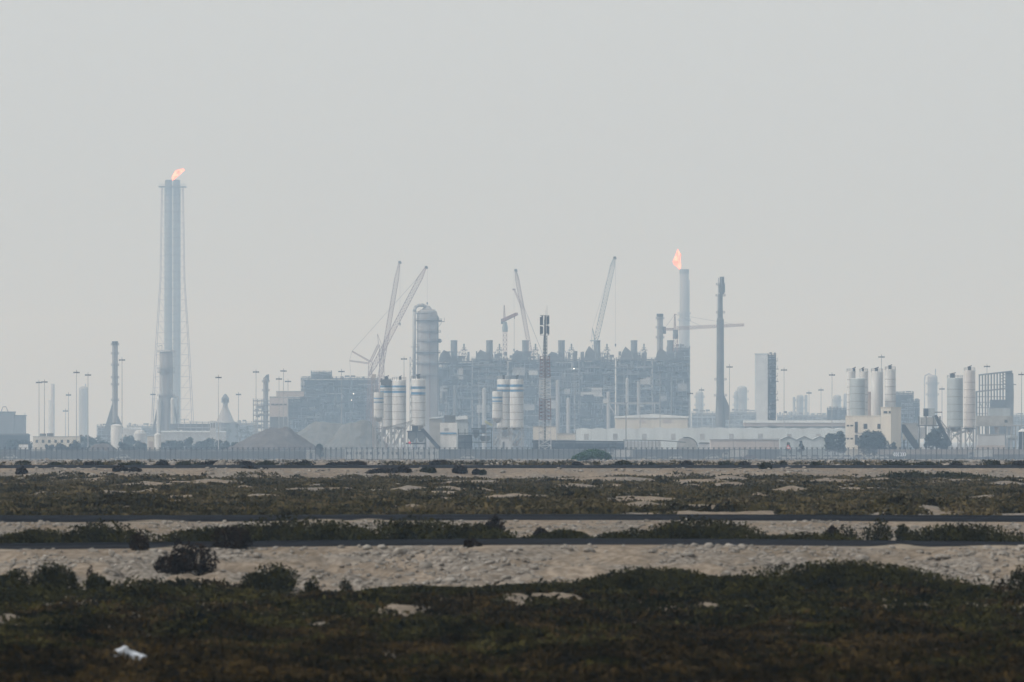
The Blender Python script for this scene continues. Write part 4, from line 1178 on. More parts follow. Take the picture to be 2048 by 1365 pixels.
# ------------------------------------------------------------------ batching plants
def silo(label, px, r, top, bottom, D, m=M_WHITE, stripes=(), filt=None, rings=True, legs=True, base=None, group=None, rail=True, hop=9):
    t = T('silo', label, 'silo', px, D, group)
    base = base or t.rb
    t.part('barrel', m, lambda b: b.lathe(px, 0, [(r * .25, bottom + hop), (r, bottom), (r, top + 2), (r * .9, top)], 28))
    if rings:
        q = bottom - 2
        def rg(b):
            q = bottom - 1
            while q > top + 10:
                b.lathe(px, 0, [(r + .22, q + .4), (r + .22, q - .4)], 28); q -= 15
        t.part('weld_ring', M_STEEL, rg)
    for a, c in stripes:
        t.part('stripe', M_BLUE, lambda b: b.lathe(px, 0, [(r + .12, c), (r + .12, a)], 28, False), None, 'blue painted band')
    if filt:
        t.part('dust_filter', M_DARK, lambda b: (b.box(px + filt[0] - filt[1] / 2, px + filt[0] + filt[1] / 2, top - filt[2], top + 1, -filt[1] / 2, filt[1] / 2), b.prism([(px + filt[0] - filt[1] * .7, top - filt[2]), (px + filt[0] + filt[1] * .7, top - filt[2] - 3), (px + filt[0] + filt[1] * .7, top - filt[2] - 1), (px + filt[0] - filt[1] * .7, top - filt[2] + 1)], -3, 3)))
    if rail:
        def rl(b):
            n = 16
            for i in range(n):
                a = 2 * math.pi * i / n; c = 2 * math.pi * (i + 1) / n
                b.bar((px + r * math.cos(a), top + 2, r * math.sin(a)), (px + r * math.cos(a), top - 5, r * math.sin(a)), .4, 3)
                for h in (5, 2.4):
                    b.bar((px + r * math.cos(a), top - h, r * math.sin(a)), (px + r * math.cos(c), top - h, r * math.sin(c)), .4, 3)
        t.part('guard_rail', M_STEEL, rl)
    t.part('ladder', M_GALV, lambda b: (b.bar((px + r * .8, base, -r * .75), (px + r * .8, top, -r * .75), .4), b.bar((px + r * .8 + 2, base, -r * .75), (px + r * .8 + 2, top, -r * .75), .4)))
    if legs:
        for a in (-.72, .72):
            for d in (-.72, .72):
                t.part('leg', M_GALV, lambda b: b.bar((px + a * r, bottom - 4, d * r), (px + a * r, base, d * r), 2.2))
        t.part('leg_brace', M_GALV, lambda b: [(b.bar((px - .72 * r, q0, d * r), (px + .72 * r, q1, d * r), 1.0), b.bar((px + .72 * r, q0, d * r), (px - .72 * r, q1, d * r), 1.0)) for d in (-.72, .72) for q0, q1 in ((bottom + 2, (bottom + base) / 2), ((bottom + base) / 2, base))])
    return t


WS = None
silo('small white silo with two blue bands at the left end of the left batching plant', 757.5, 9.8, 785, 836, 1960, M_WHITE, ((796, 798.6), (803.6, 806.5)), None)
silo('white blue-banded silo with dark filters on top, second in the left batching plant', 773, 12.5, 762, 855, 1990, M_WHITE, ((771.5, 775.5), (782, 786.5)), (0, 7, 8), hop=5)
silo('white blue-banded silo with a pale top, third in the left batching plant', 798.5, 13.8, 760, 855, 1975, M_WHITE, ((771.5, 775.5), (782, 786.5)), (2, 4, 6), hop=5)
silo('white blue-banded silo standing apart left of the conveyor hopper', 836.5, 14.6, 758, 852, 1975, M_WHITE, ((773.5, 778.5), (784.8, 789.8)), (0, 6, 7))
silo('small white silo with two blue bands at the left of the second silo group', 995, 10.4, 783, 838, 1960, M_WHITE, ((794, 797.5), (801.5, 804.5)), None)
silo('white blue-banded silo, left half of the tall joined pair', 1007.5, 13.4, 759, 856, 1990, M_WHITE, ((769.5, 774.5), (779.5, 784)), (0, 5, 7), hop=5)
silo('white blue-banded silo, right half of the tall joined pair', 1033.5, 13.6, 759, 856, 1975, M_WHITE, ((769.5, 774.5), (779.5, 784)), (0, 5, 6), hop=5)
for x0, x1, lb in ((748, 814, 'pale clutter of legs, pipes and panels under the left banded silos'), (985, 1048, 'pale clutter of legs, pipes and panels under the second banded silo group')):
    t = T('silo_stand', lb, 'stand', (x0 + x1) / 2, 1995)
    t.part('frame', M_PALE, lambda b: [b.lattice((x, t.rb, 4), (x, 846, 4), 8, 8, 5, 1.2) for x in range(x0 + 6, x1, 13)])
    for k in range(7):
        a = R.uniform(x0, x1 - 9); q = R.uniform(858, 888)
        t.part('panel', R.choice((M_PALE, M_WHITE, M_PINKISH)), lambda b: b.box(a, a + R.uniform(4, 9), q, q + R.uniform(6, 16), 6, 9))
    for k in range(4):
        a = R.uniform(x0 + 4, x1 - 12)
        t.part('screw_feeder', M_GALV, lambda b: b.tube([(a, 890, 0), (a + R.uniform(8, 16), R.uniform(858, 870), 0)], 1.3))
    t.part('deck', M_STEEL, lambda b: b.box(x0, x1, 857, 858.5, -4, 14))
t = T('filter_platform', 'dark platform with filters on top of the second left silo', 'platform', 772, 1988)
t.part('deck', M_DARK, lambda b: b.box(760, 785, 762.2, 764, -12, 12))
t.part('screen', M_STEEL, lambda b: b.box(762, 783, 759, 771, -13.4, -12.6))
t = T('bucket_elevator', 'red brown lattice lift leg standing left of the left batching plant', 'elevator', 750, 1995)
t.part('frame', M_PINKISH, lambda b: b.lattice((749, t.rb, 0), (747, 752, 0), 6, 6, 22, 1.0))
t.part('head_box', M_PINKISH, lambda b: b.box(743, 752, 749, 756, -4, 4))

t = T('conveyor', 'long thin conveyor rising right across the left silo legs', 'conveyor', 797, 1940)
t.part('belt_truss', M_GALV, lambda b: b.lattice((769, 858, 0), (825, 843.5, 0), 2.6, 2.6, 18, .7))
t.part('belt', M_BLACK, lambda b: b.bar((768, 856.6, 0), (826, 841.6, 0), .8))
for x, q in ((780, 855), (803, 849), (821, 845)):
    t.part('trestle', M_GALV, lambda b: (b.bar((x, q, -3), (x, t.rb, -4), .8), b.bar((x, q, 3), (x, t.rb, 4), .8)))
t = T('conveyor', 'steep conveyor below the long thin one by the left silo legs', 'conveyor', 800, 1930)
t.part('belt_truss', M_GALV, lambda b: b.lattice((786, 892, 0), (819, 846, 0), 3.4, 3.4, 16, .8))
t.part('belt', M_BLACK, lambda b: b.bar((785, 890, 0), (818, 844, 0), .8))
t.part('trestle', M_GALV, lambda b: (b.bar((812, 858, -3), (812, t.rb, -4), .9), b.bar((812, 858, 3), (812, t.rb, 4), .9)))
t = T('aggregate_hopper', 'dark open aggregate hopper beside the mixer house', 'hopper', 832, 1930)
for x0, x1 in ((816, 832), (833, 850)):
    t.part('bin', M_STEEL, lambda b: b.prism([(x0, 864), (x1, 864), (x1, 874), (x1 - 5, 885), (x0 + 5, 885), (x0, 874)], -8, 8))
t.part('frame', M_DARK, lambda b: [b.bar((x, 864, d), (x, t.rb, d), 1.6) for x in (816, 832.5, 850) for d in (-8.6, 8.6)] + [b.box(814, 852, 862, 864.5, -10, 10), b.box(812, 852, 886, 889, -9.5, 9.5)])
t.part('shield_wall', M_DARK, lambda b: b.box(824, 836, 852, 862, 0, 3))
t = T('conveyor', 'dark enclosed conveyor falling right from the hopper to the mixer house foot', 'conveyor', 860, 1925)
t.part('gallery', M_DARK, lambda b: b.prism([(840, 859), (847, 857), (882, 896), (874, 899)], -4, 4))
t.part('trestle', M_STEEL, lambda b: b.bar((852, 868, 0), (852, t.rb, 0), 1.4))
t = T('mixer_house', 'white mixer house with a blue stripe between the two banded silo groups', 'mixer house', 896, 1935)
t.part('upper_wall', M_WHITE, lambda b: b.box(880, 914, 846, 868, -14, 14))
t.part('stripe', M_BLUE, lambda b: b.box(880.5, 913, 865.4, 868.6, -14.5, -14.06))
t.part('lower_wall', M_WHITE, lambda b: b.box(881, 913, 868.8, t.rb, -13, 13))
t.part('sign_panel', M_GALV, lambda b: b.box(889, 898, 857, 862, -14.6, -14.1))
t.part('roof_box', M_STEEL, lambda b: b.box(889, 911, 831, 846, -6, 10))
t = T('shed', 'grey shed with a tilted pale roof left of the mixer house', 'shed', 873, 1965)
t.part('wall', M_CONC, lambda b: b.box(859, 884, 838, t.rb, -10, 10))
t.part('roof', M_ROOFW, lambda b: b.prism([(858, 836.5), (887, 833), (887, 835), (858, 838)], -14, 14))
t = T('shed', 'blue grey shed with a pale roof right of the mixer house', 'shed', 923, 1975)
t.part('wall', M_SILOGREY, lambda b: b.box(911, 936, 838, t.rb, -10, 10))
t.part('roof', M_ROOFW, lambda b: b.prism([(909, 834), (934, 831.5), (936, 839), (911, 840)], -14, 14))
t = T('steel_platform', 'dark multi-level steel platform right of the mixer house', 'steel platform', 945, 1945)
t.part('frame', M_DARK, lambda b: [b.bar((x, 858, d), (x, t.rb, d), 1.5) for x in (917, 930, 944, 958, 972, 983) for d in (-9, 9)] + [b.box(916, 984, q, q + 1.6, -11, 11) for q in (866, 884)] + [b.box(943, 984, 857, 859, -11, 11)])
for x0, x1, q0, q1 in ((920, 930, 870, 883), (946, 958, 860, 876), (962, 974, 850, 866), (960, 980, 872, 883)):
    t.part('bin', M_STEEL, lambda b: b.prism([(x0, q0), (x1, q0), (x1, q0 + (q1 - q0) * .6), (x1 - 3, q1), (x0 + 3, q1), (x0, q0 + (q1 - q0) * .6)], -6, 6))
t.part('sheet', M_STEEL, lambda b: b.box(917, 944, 870, t.rb, 6, 7.5))
t = T('conveyor', 'short yellow green conveyor head against the second silo group', 'conveyor', 976, 1930)
t.part('belt_truss', M_YELLOW, lambda b: b.lattice((970, 843, 0), (985, 852, 0), 3.5, 3.5, 5, 1))
t.part('support_post', M_GALV, lambda b: b.bar((972, 846, 0), (972, t.rb, 0), 1.2))
t = T('cabin', 'pale tall cabin at the feet of the second silo group', 'cabin', 1010, 1915)
t.part('wall', M_PALE, lambda b: b.box(1002, 1019, 876, t.rb, -8, 8))
t.part('roof', M_GALV, lambda b: b.box(1001, 1020, 874.5, 876, -9, 9))
t.part('door', M_STEEL, lambda b: b.box(1005, 1009, 884, t.rb - 2, -8.5, -8.1))

# right batching plant
silo('white silo behind, at the left of the right batching plant', 1702, 8.6, 743, 836, 2030, M_WHITE, (), (6, 5, 6), rail=True, legs=False)
silo('white silo behind, second from the left in the right batching plant', 1727.5, 8.4, 743, 836, 2030, M_WHITE, (), (-2, 4, 6), rail=True, legs=False)
silo('blue grey ringed silo in front of two white ones', 1715, 15.4, 757, 834, 1990, M_SILOGREY, (), None, rail=False, legs=False)
silo('slender white silo left of the tall one in the right batching plant', 1754, 11.8, 743, 850, 2000, M_WHITE, (), (-1, 6, 6), rings=False, legs=False, rail=True)
silo('tallest slender white silo above the cream tower block', 1780.5, 10.6, 739, 820, 1995, M_WHITE, (), (-.5, 6, 7), rings=True, legs=False, rail=True)
t = T('bucket_elevator', 'brown lift casing between the ringed silo and the slender white silo', 'elevator', 1739.5, 2010)
t.part('frame', M_PINKISH, lambda b: b.box(1736, 1743, 787, t.rb, -4, 4))
t.part('head_box', M_PINKISH, lambda b: b.box(1735, 1744, 784, 787, -5, 5))
t = T('building', 'cream batching building with a taller corner block and dark slots', 'building', 1746, 1950)


def face(px, d0=-0.3):
    """depth of the sunny front at px"""
    return -36 * (px - 1691) / (1779.5 - 1691) + d0


t.part('wall', M_CREAM, lambda b: b.plan([(1691, 0), (1759.5, face(1759.5, 0)), (1774, 24), (1705, 34)], 833, t.rb))
t.part('tower_wall', M_CREAM, lambda b: b.plan([(1759.8, face(1759.8, 0)), (1779.5, -36), (1803, 12), (1784, 26)], 816, t.rb))
t.part('parapet', M_CREAM, lambda b: (b.plan([(1690.4, -.6), (1759.5, face(1759.5, -.9)), (1759.8, face(1759.8, 1)), (1691, 1)], 831.6, 833), b.plan([(1759.2, face(1759.8, -.9)), (1779.5, -37), (1804, 12), (1784, 27)], 814.6, 815.9)))


def win(x0, x1, q0, q1, name='window'):
    o = t.part('window', M_STEEL, lambda b: b.plan([(x0, face(x0, -.5)), (x1, face(x1, -.5)), (x1, face(x1, -.02)), (x0, face(x0, -.02))], q0, q1))
    t.part('pane', M_GLASS, lambda b: b.plan([(x0 + .5, face(x0 + .5, -.7)), (x1 - .5, face(x1 - .5, -.7)), (x1 - .5, face(x1 - .5, -.52)), (x0 + .5, face(x0 + .5, -.52))], q0 + .5, q1 - .5), o)


for x0, x1, q0, q1 in ((1693.5, 1698, 850, 853.5), (1700.5, 1706, 850, 853.5), (1709, 1715, 844, 866), (1726, 1733.5, 848, 858.5), (1753, 1759, 848, 858.5), (1693.5, 1698, 876, 879.5), (1700.5, 1706, 876, 879.5),
                       (1709, 1715, 870, 890), (1765, 1772.5, 822.6, 827.6), (1775, 1779, 822.8, 827.4)):
    win(x0, x1, q0, q1)
t.part('canopy', M_GALV, lambda b: b.box(1709, 1745, 866.5, 868.5, -44, -20))

# middle gap: hoppers and conveyors right of the building
t = T('conveyor', 'dark enclosed conveyor falling right beside the cream building', 'conveyor', 1820, 1960)
t.part('gallery', M_DARK, lambda b: b.prism([(1804, 850), (1810, 850), (1838, 890), (1836, 898), (1828, 898), (1804, 864)], -5, 5))
t.part('trestle', M_STEEL, lambda b: b.bar((1815, 868, 0), (1815, t.rb, 0), 1.4))
t = T('hopper_house', 'grey sheet hopper house between the falling conveyor and the dark tree', 'hopper', 1822, 1985)
t.part('wall', M_CONC, lambda b: b.box(1806, 1835, 848, 880, -10, 10))
t.part('roof', M_GALV, lambda b: b.box(1804, 1836, 846, 848, -11, 11))
t.part('leg', M_DARK, lambda b: [b.bar((x, 880, d), (x, t.rb, d), 1.6) for x in (1808, 1833) for d in (-8, 8)])
t = T('screening_tower', 'dark screening box raised on a grey frame beside the grey silo', 'screening tower', 1857, 1970)
t.part('head_box', M_SILOGREY, lambda b: b.box(1847, 1869, 817, 833, -8, 8))
t.part('end_panel', M_DARK, lambda b: b.box(1846.4, 1856, 818, 833, -8.8, -8.1))
t.part('lower_box', M_CONC, lambda b: b.box(1841, 1872, 835, 850, -9, 9))
t.part('frame', M_STEEL, lambda b: [b.bar((x, 833, d), (x, t.rb, d), 1.6) for x in (1838, 1852, 1866, 1880) for d in (-9.6, 9.6)] + [b.box(1834, 1882, 850.4, 853, -11, 11), b.box(1868, 1884, 824, 826, -8, 8)])
t.part('pale_sheet', M_PALE, lambda b: b.box(1836, 1850, 855, 878, -9, -8))
t = T('conveyor', 'dark inclined conveyor falling right from the screening box to the grey silo foot', 'conveyor', 1886, 1945)
t.part('gallery', M_DARK, lambda b: b.prism([(1868, 832), (1873, 830), (1904, 888), (1900, 893), (1896, 893)], -4, 4))
t.part('belt_truss', M_STEEL, lambda b: b.lattice((1872, 834, -6), (1898, 866, -6), 5, 5, 10, .8))
t.part('trestle', M_STEEL, lambda b: b.bar((1886, 866, 0), (1886, t.rb, 0), 1.4))

silo('blue grey ringed silo on tall legs near the right edge', 1910, 16, 756, 855, 1985, M_SILOGREY, (), (-5, 9, 8))
silo('taller slim silo with a railed dark head behind the ringed grey one', 1939, 11.2, 741, 856, 2000, mat('pinkish_silo_paint', (0.52, 0.5, 0.49), 0.5, scale=.4, stretch=(1, 1, .2)), (), (0, 6, 7))
t = T('silo_stand', 'tangle of grey legs and braces under the right grey silos', 'stand', 1925, 1985)
t.part('frame', M_GALV, lambda b: [b.lattice((x, t.rb, 12), (x, 858, 12), 7, 7, 6, 1) for x in (1900, 1920, 1944)])
t.part('deck', M_STEEL, lambda b: b.box(1893, 1952, 857, 859, 5, 20))
t.part('screw_feeder', M_GALV, lambda b: b.tube([(1905, 872, -2), (1932, 862, -2)], 2.2))

# open steel grid near the right edge
t = T('steel_grid', 'big open slanted steel grid with a solid right post at the right', 'steel structure', 1990, 2900)


def grid(b):
    xs = [1959 + i * 5.9 for i in range(10)]
    top = lambda x: 750.5 - (x - 1959) * 0.115
    mid = lambda x: 784 - (x - 1953) * 0.11
    for d in (-8, 8):
        for x in xs:
            b.bar((x, top(x), d), (x, t.rb, d), 1.5)
        b.bar((1958, top(1959), d), (2024, top(2024), d), 3.0)
        b.bar((1958, 771, d), (2028, 769, d), 1.3)
        b.bar((1952, mid(1952), d), (2026, mid(2026), d), 2.6)
        for q in (794, 805, 816, 828, 840):
            b.bar((1952, q, d), (2026, q, d), 1.2)
        b.bar((1953, mid(1953), d), (1953, t.rb, d), 2.4)
        for i in range(5):
            b.bar((xs[i * 2], 805, d), (xs[i * 2] + 6, 816, d), .8); b.bar((2003, 745 + i * 6, d), (2010, 751 + i * 6, d), .8)
    for x in xs[::3]:
        b.bar((x, top(x), -8), (x, top(x), 8), 1.4)


t.part('frame', M_STEEL, grid)
t.part('solid_post', M_STEEL, lambda b: b.prism([(2013, 745), (2021, 743), (2026, 748), (2027, 790), (2025, t.rb), (2014, t.rb)], -7, 7))
t.part('cladding', M_STEEL, lambda b: b.box(1980, 2012, 800, t.rb, 3, 5))
t.part('platform', M_STEEL, lambda b: b.box(2026, 2032, 769, 770.4, -4, 4))
t = T('building', 'grey concrete block on posts below the open steel grid', 'building', 1990, 2100)
t.part('wall', M_CONC, lambda b: b.box(1953, 2024, 832, 853, -12, 12))
t.part('roof_box', M_SILOGREY, lambda b: b.box(1977, 2020, 817, 832, -8, 8))
t.part('window', M_GLASS, lambda b: b.box(2008, 2014, 840, 846, -12.6, -12.1))
t.part('post', M_CONC, lambda b: [b.bar((x, 853, d), (x, t.rb, d), 2.6) for x in (1956, 1974, 1996, 2022) for d in (-9, 9)])
t.part('hopper', M_PINKISH, lambda b: b.prism([(1988, 854), (2000, 854), (1997, 866), (1991, 866)], -5, 5))
t = T('site_office', 'pale low site office below the concrete block near the right edge', 'cabin', 1982, 1930)
t.part('wall', M_PALE, lambda b: b.box(1954, 2009, 870, 891, -9, 9))
t.part('plinth', M_PINKISH, lambda b: b.box(1953, 2010, 891.2, t.rb, -9.5, 9.5))
t.part('roof', M_GALV, lambda b: b.box(1953, 2010, 868.4, 869.8, -10, 10))
t = T('steel_platform', 'grey pipe and post platform at the right edge behind the dark kiosk', 'steel platform', 2028, 1985)
t.part('frame', M_GALV, lambda b: [b.bar((x, 852, d), (x, t.rb, d), 1.6) for x in (2014, 2022, 2031, 2040, 2052) for d in (-8, 8)] + [b.box(2010, 2056, 850, 853, -10, 10)])
t.part('tank', M_SILOGREY, lambda b: b.drum(2012, 2036, 876, 5))
t = T('kiosk', 'dark kiosk under a white umbrella-like cap at the right edge', 'kiosk', 2045, 1915)
t.part('wall', M_DARK, lambda b: b.box(2038, 2052, 864, t.rb, -6, 6))
t.part('cap', M_WHITE, lambda b: b.lathe(2045, 0, [(9, 864), (8, 862), (3, 859), (.5, 858)], 14))
t.part('post', M_WHITE, lambda b: b.bar((2045, 864, -6.6), (2045, t.rb, -6.6), 1))

# ------------------------------------------------------------------ warehouses and low buildings
t = T('warehouse', 'very long pale blue warehouse with a scalloped many-gabled roofline', 'warehouse', 1420, 2350)


def scallop(b):
    x0, x1 = 1152, 1698
    pts = [(x0, t.rb), (x0, 859)]
    n = 18; w = (x1 - x0) / n
    for i in range(n):
        a = x0 + i * w; r_ = 0.9 + 0.7 * math.sin(i * 1.7)
        e = 859 - 2 * math.sin(i / n * 3.1)
        pts += [(a + w * .2, e - r_ * .75), (a + w * .5, e - r_ - 1), (a + w * .8, e - r_ * .7), (a + w, e)]
    pts += [(x1, t.rb)]
    b.prism(pts, -4, 4)


t.part('wall', M_WALLB, scallop)
t.part('roof', M_ROOFW, lambda b: [b.prism([(1152 + i * 30.33, 859), (1152 + i * 30.33 + 15, 856.4), (1152 + (i + 1) * 30.33, 859), (1152 + (i + 1) * 30.33, 860.2), (1152 + i * 30.33, 860.2)], 4.2, 120) for i in range(18)])
for i in range(9):
    x = 1168 + i * 58
    t.part('door', M_GALV, lambda b: b.box(x, x + 9, 868, 880, -4.5, -4.1))
t.part('wall_joint', M_SILOGREY, lambda b: [b.box(1152 + i * 30.33 - .25, 1152 + i * 30.33 + .25, 860.5, t.rb, -4.3, -4.05) for i in range(1, 18)])
t = T('warehouse', 'low cream shed in front of the scalloped warehouse', 'warehouse', 1490, 2150)
t.part('wall', M_PINKISH, lambda b: b.box(1421, 1559, 879.5, t.rb, -8, 40))
t.part('roof', M_GALV, lambda b: b.prism([(1419, 880), (1419, 878.6), (1561, 877.4), (1561, 879.2)], -10, 42))
t.part('panel_joint', M_STEEL, lambda b: [b.bar((x, 880, -8.3), (x, t.rb, -8.3), .5) for x in (1466, 1511, 1548)])
t = T('shed', 'dull green shed with three low gables right of the cream shed', 'shed', 1605, 2140)
pts = [(1560, t.rb), (1560, 880)]
for c in (1576, 1608, 1640):
    pts += [(c - 9, 876.2), (c, 873), (c + 9, 876.2), (c + 16, 880)]
pts += [(1656, t.rb)]
t.part('wall', M_SILOGREY, lambda b: b.prism(pts, -6, 40))
t.part('roof', M_STEEL, lambda b: [b.prism([(c - 16.4, 880), (c, 872.4), (c + 16.4, 880), (c + 16.4, 881), (c, 873.6), (c - 16.4, 881)], -8, -6.1) for c in (1576, 1608, 1640)])
t = T('warehouse', 'long flat pale shed behind the scalloped warehouse at right', 'warehouse', 1590, 2900)
t.part('wall', M_PINKISH, lambda b: b.box(1488, 1700, 846, 853, -10, 30))
t.part('roof', M_ROOFW, lambda b: b.prism([(1487, 846), (1488, 841.4), (1700, 841), (1701, 846)], -12, 32))
t.part('lower_wall', M_STEEL, lambda b: b.box(1490, 1698, 853.2, t.rb, -9, 28))
t = T('hall', 'cream hall with a shallow curved roof behind the scalloped warehouse', 'hall', 1303, 2800)
t.part('wall', M_CREAM, lambda b: b.box(1231, 1375, 835.5, t.rb, -12, 20))
t.part('roof', M_ROOFW, lambda b: b.prism([(1229, 836), (1229, 833.6), (1260, 831.4), (1303, 828.4), (1345, 831), (1377, 833.4), (1377, 836)], -14, 22))
t.part('door', M_PINKISH, lambda b: (b.prism([(1276, 846), (1279, 841), (1284, 839), (1289, 841), (1292, 846)], -12.8, -12.1), b.box(1325, 1343, 839, 846, -12.8, -12.1)))
t = T('overhead_conveyor', 'pale overhead conveyor with a head box above the cream hall', 'conveyor', 1262, 2950)
t.part('belt_truss', M_PALE, lambda b: b.lattice((1216, 807, 0), (1318, 807, 0), 2.4, 2.4, 26, .9))
t.part('head_box', M_PALE, lambda b: b.box(1206, 1215, 799, 807, -4, 4))
t.part('leg', M_PALE, lambda b: (b.bar((1217, 808, 0), (1234, 836, 0), 2), b.bar((1236, 808, 0), (1236, t.rb, 0), 2), b.bar((1309, 808, 0), (1309, t.rb, 0), 1.6), b.bar((1212, 799, 0), (1202, 789, 0), 1)))
t = T('building', 'cream block behind the foot of the telecom mast', 'building', 1088, 2150)
t.part('wall', M_CREAM, lambda b: b.box(1066, 1112, 854, 880, -14, 14))
t.part('roof', M_CONC, lambda b: b.box(1065, 1113, 852.4, 854, -15, 15))
t.part('lower_wall', M_CONC, lambda b: b.box(1067, 1111, 880.2, t.rb, -13, 13))
t = T('building', 'low cream annex between the mast foot block and the scalloped warehouse', 'building', 1132, 2160)
t.part('wall', M_CREAM, lambda b: b.box(1113.5, 1151, 869, 880, -10, 10))
t.part('roof', M_CONC, lambda b: b.box(1113.5, 1152, 866.6, 868.8, -11, 11))
t.part('lower_wall', M_CONC, lambda b: b.box(1114, 1151, 880.2, t.rb, -9, 9))
t = T('carport', 'long dark carport roof below the cream blocks and the warehouse', 'carport', 1160, 2080)
t.part('roof', M_DARK, lambda b: b.prism([(1064, 881), (1250, 882.5), (1250, 886), (1064, 886)], -12, 12))
t.part('rear_wall', M_DARK, lambda b: b.box(1066, 1248, 886.4, t.rb - 3, 8, 11))
t.part('post', M_STEEL, lambda b: [b.bar((x, 885, -10), (x, t.rb, -10), 1) for x in range(1068, 1250, 20)])
t = T('wall', 'low white wall with posts and a sagging pipe right of the carport', 'wall', 1284, 2040)
t.part('panel', M_PALE, lambda b: b.box(1248, 1322, 883, t.rb - 6, -1, 1))
t.part('post', M_STEEL, lambda b: [b.bar((x, 881, -1.6), (x, t.rb, -1.6), 1) for x in range(1248, 1323, 7)])
t.part('pipe', M_STEEL, lambda b: b.tube([(1246, 880.4, 0), (1322, 881.4, 0), (1372, 885, 0)], 1.0))
t = T('shelter', 'rounded grey shelter right of the low white wall', 'shelter', 1374, 2045)
t.part('cover', M_CONC, lambda b: b.prism([(1353, t.rb), (1354, 884), (1360, 878), (1370, 875.6), (1382, 877), (1389, 882), (1393, 890), (1394, t.rb)], -12, 12))
t.part('rim', M_DARK, lambda b: [b.bar(a, c, 1.6) for a, c in zip([(1366, 875.2, -12.4), (1378, 875.4, -12.4), (1387, 879.6, -12.4), (1392.6, 886, -12.4)], [(1378, 875.4, -12.4), (1387, 879.6, -12.4), (1392.6, 886, -12.4), (1395, 894, -12.4)])])
t = T('shed', 'small low pale shed between the shelter and the low cream shed', 'shed', 1408, 2060)
t.part('wall', M_PALE, lambda b: b.box(1397, 1419, 888, t.rb, -5, 5))
t.part('roof', M_STEEL, lambda b: b.prism([(1396, 888), (1400, 885), (1418, 885.5), (1420, 888)], -6, 6))

# left side buildings
t = T('building', 'blue grey stepped block at the left edge', 'building', 22, 3500)
t.part('wall', M_STEEL, lambda b: b.box(-30, 29.5, 826, t.rb, -16, 16))
t.part('side_wall', M_STEEL, lambda b: b.box(29.8, 51, 833, t.rb, -15, 15))
t.part('roof_edge', M_DARK, lambda b: (b.box(-31, 30.5, 823.6, 825.8, -17, 17), b.box(30.8, 52, 830.6, 832.8, -16, 16)))
t.part('roof_pipe', M_GALV, lambda b: (b.tube([(2, 824, 0), (6, 814, 0), (12, 814, 0), (16, 824, 0)], .9), b.bar((50, 832, 0), (50, 826, 0), 1)))
t = T('warehouse', 'long low dark shed below the stepped block at the left edge', 'warehouse', 20, 2700)
t.part('wall', M_DARK, lambda b: b.box(-40, 59, 871, t.rb, -10, 10))
t.part('roof', M_STEEL, lambda b: b.prism([(-41, 871), (-41, 868), (56, 867.5), (61, 871)], -12, 12))
t = T('building', 'long cream single-storey building with roof plant left of the lamp masts', 'building', 112, 2350)
t.part('wall', M_CREAM, lambda b: b.box(67, 160, 874.5, t.rb, -10, 10))
t.part('parapet', M_CONC, lambda b: b.box(66.4, 160.6, 873, 874.4, -10.6, 10.6))
t.part('roof_plant', M_STEEL, lambda b: (b.box(80, 92, 867.6, 872.8, -4, 4), b.box(94, 107, 867, 872.8, -4, 4)))
for i in range(7):
    x = 72 + i * 12.5
    t.part('window', M_GLASS, lambda b: b.box(x, x + 5, 880, 886, -10.5, -10.06))
t = T('storage_tank', 'pale round storage tank behind the slim grey stack', 'storage tank', 233, 3000)
t.part('shell', M_WHITE, lambda b: b.cyl(233, 11.5, t.rb, 852, 0, 24))
t.part('roof', M_PALE, lambda b: b.lathe(233, 0, [(12, 852), (7, 849.6), (1, 848.6)], 24))
t = T('shed', 'pale low shed right of the round tank', 'shed', 268, 3050)
t.part('wall', M_PALE, lambda b: b.box(246, 282, 859, t.rb, -8, 8))
t.part('roof', M_ROOFW, lambda b: b.prism([(245, 859), (247, 855.6), (281, 855.6), (283, 859)], -9, 9))
t = T('storage_tank', 'low domed pale tank left of the white tower tank', 'storage tank', 280, 2900)
t.part('shell', M_PALE, lambda b: b.cyl(280, 12.5, t.rb, 868, 0, 24))
t.part('roof', M_PALE, lambda b: b.lathe(280, 0, [(12.5, 868), (9, 862.5), (4, 860.4), (.5, 860)], 24))
t = T('water_tower', 'narrow white tank tower just behind the fence at left', 'tank', 315, 2000)
t.part('shell', M_WHITE, lambda b: b.lathe(315.3, 0, [(6.6, t.rb), (6.6, 870), (5, 867.6), (1, 866.6)], 20))
t.part('top_rail', M_STEEL, lambda b: [b.bar((315.3 + 6 * math.cos(i), 868, 6 * math.sin(i)), (315.3 + 6 * math.cos(i), 864.6, 6 * math.sin(i)), .5, 3) for i in range(7)])
t = T('pump_house', 'small cream pump house with a reddish door beside the white tank tower', 'building', 301.5, 2005)
t.part('wall', M_CREAM, lambda b: b.box(295, 308.4, 874, t.rb, -7, 7))
t.part('roof', M_CONC, lambda b: b.box(294.4, 308.6, 872.6, 873.9, -7.6, 7.6))
t.part('door', M_PINKISH, lambda b: b.box(297.6, 306.5, 883, t.rb, -7.6, -7.1))
t = T('shed', 'long pale roofed shed behind the trees right of the twin flare', 'shed', 385, 3100)
t.part('wall', M_GALV, lambda b: b.box(322, 452, 865, t.rb, -8, 8))
t.part('roof', M_ROOFW, lambda b: b.prism([(321, 865), (323, 862), (451, 862.4), (453, 865)], -9, 9))
t = T('pipe_rack', 'long pale pipe rack running right from the twin flare foot', 'pipe rack', 400, 3200)
t.part('pipe', M_PALE, lambda b: (b.bar((355, 839, 0), (378, 839, 0), 1.4, 6), b.bar((378, 844, 0), (450, 844, 0), 1.6, 6), b.bar((355, 846, 3), (450, 846, 3), 1.2, 6)))
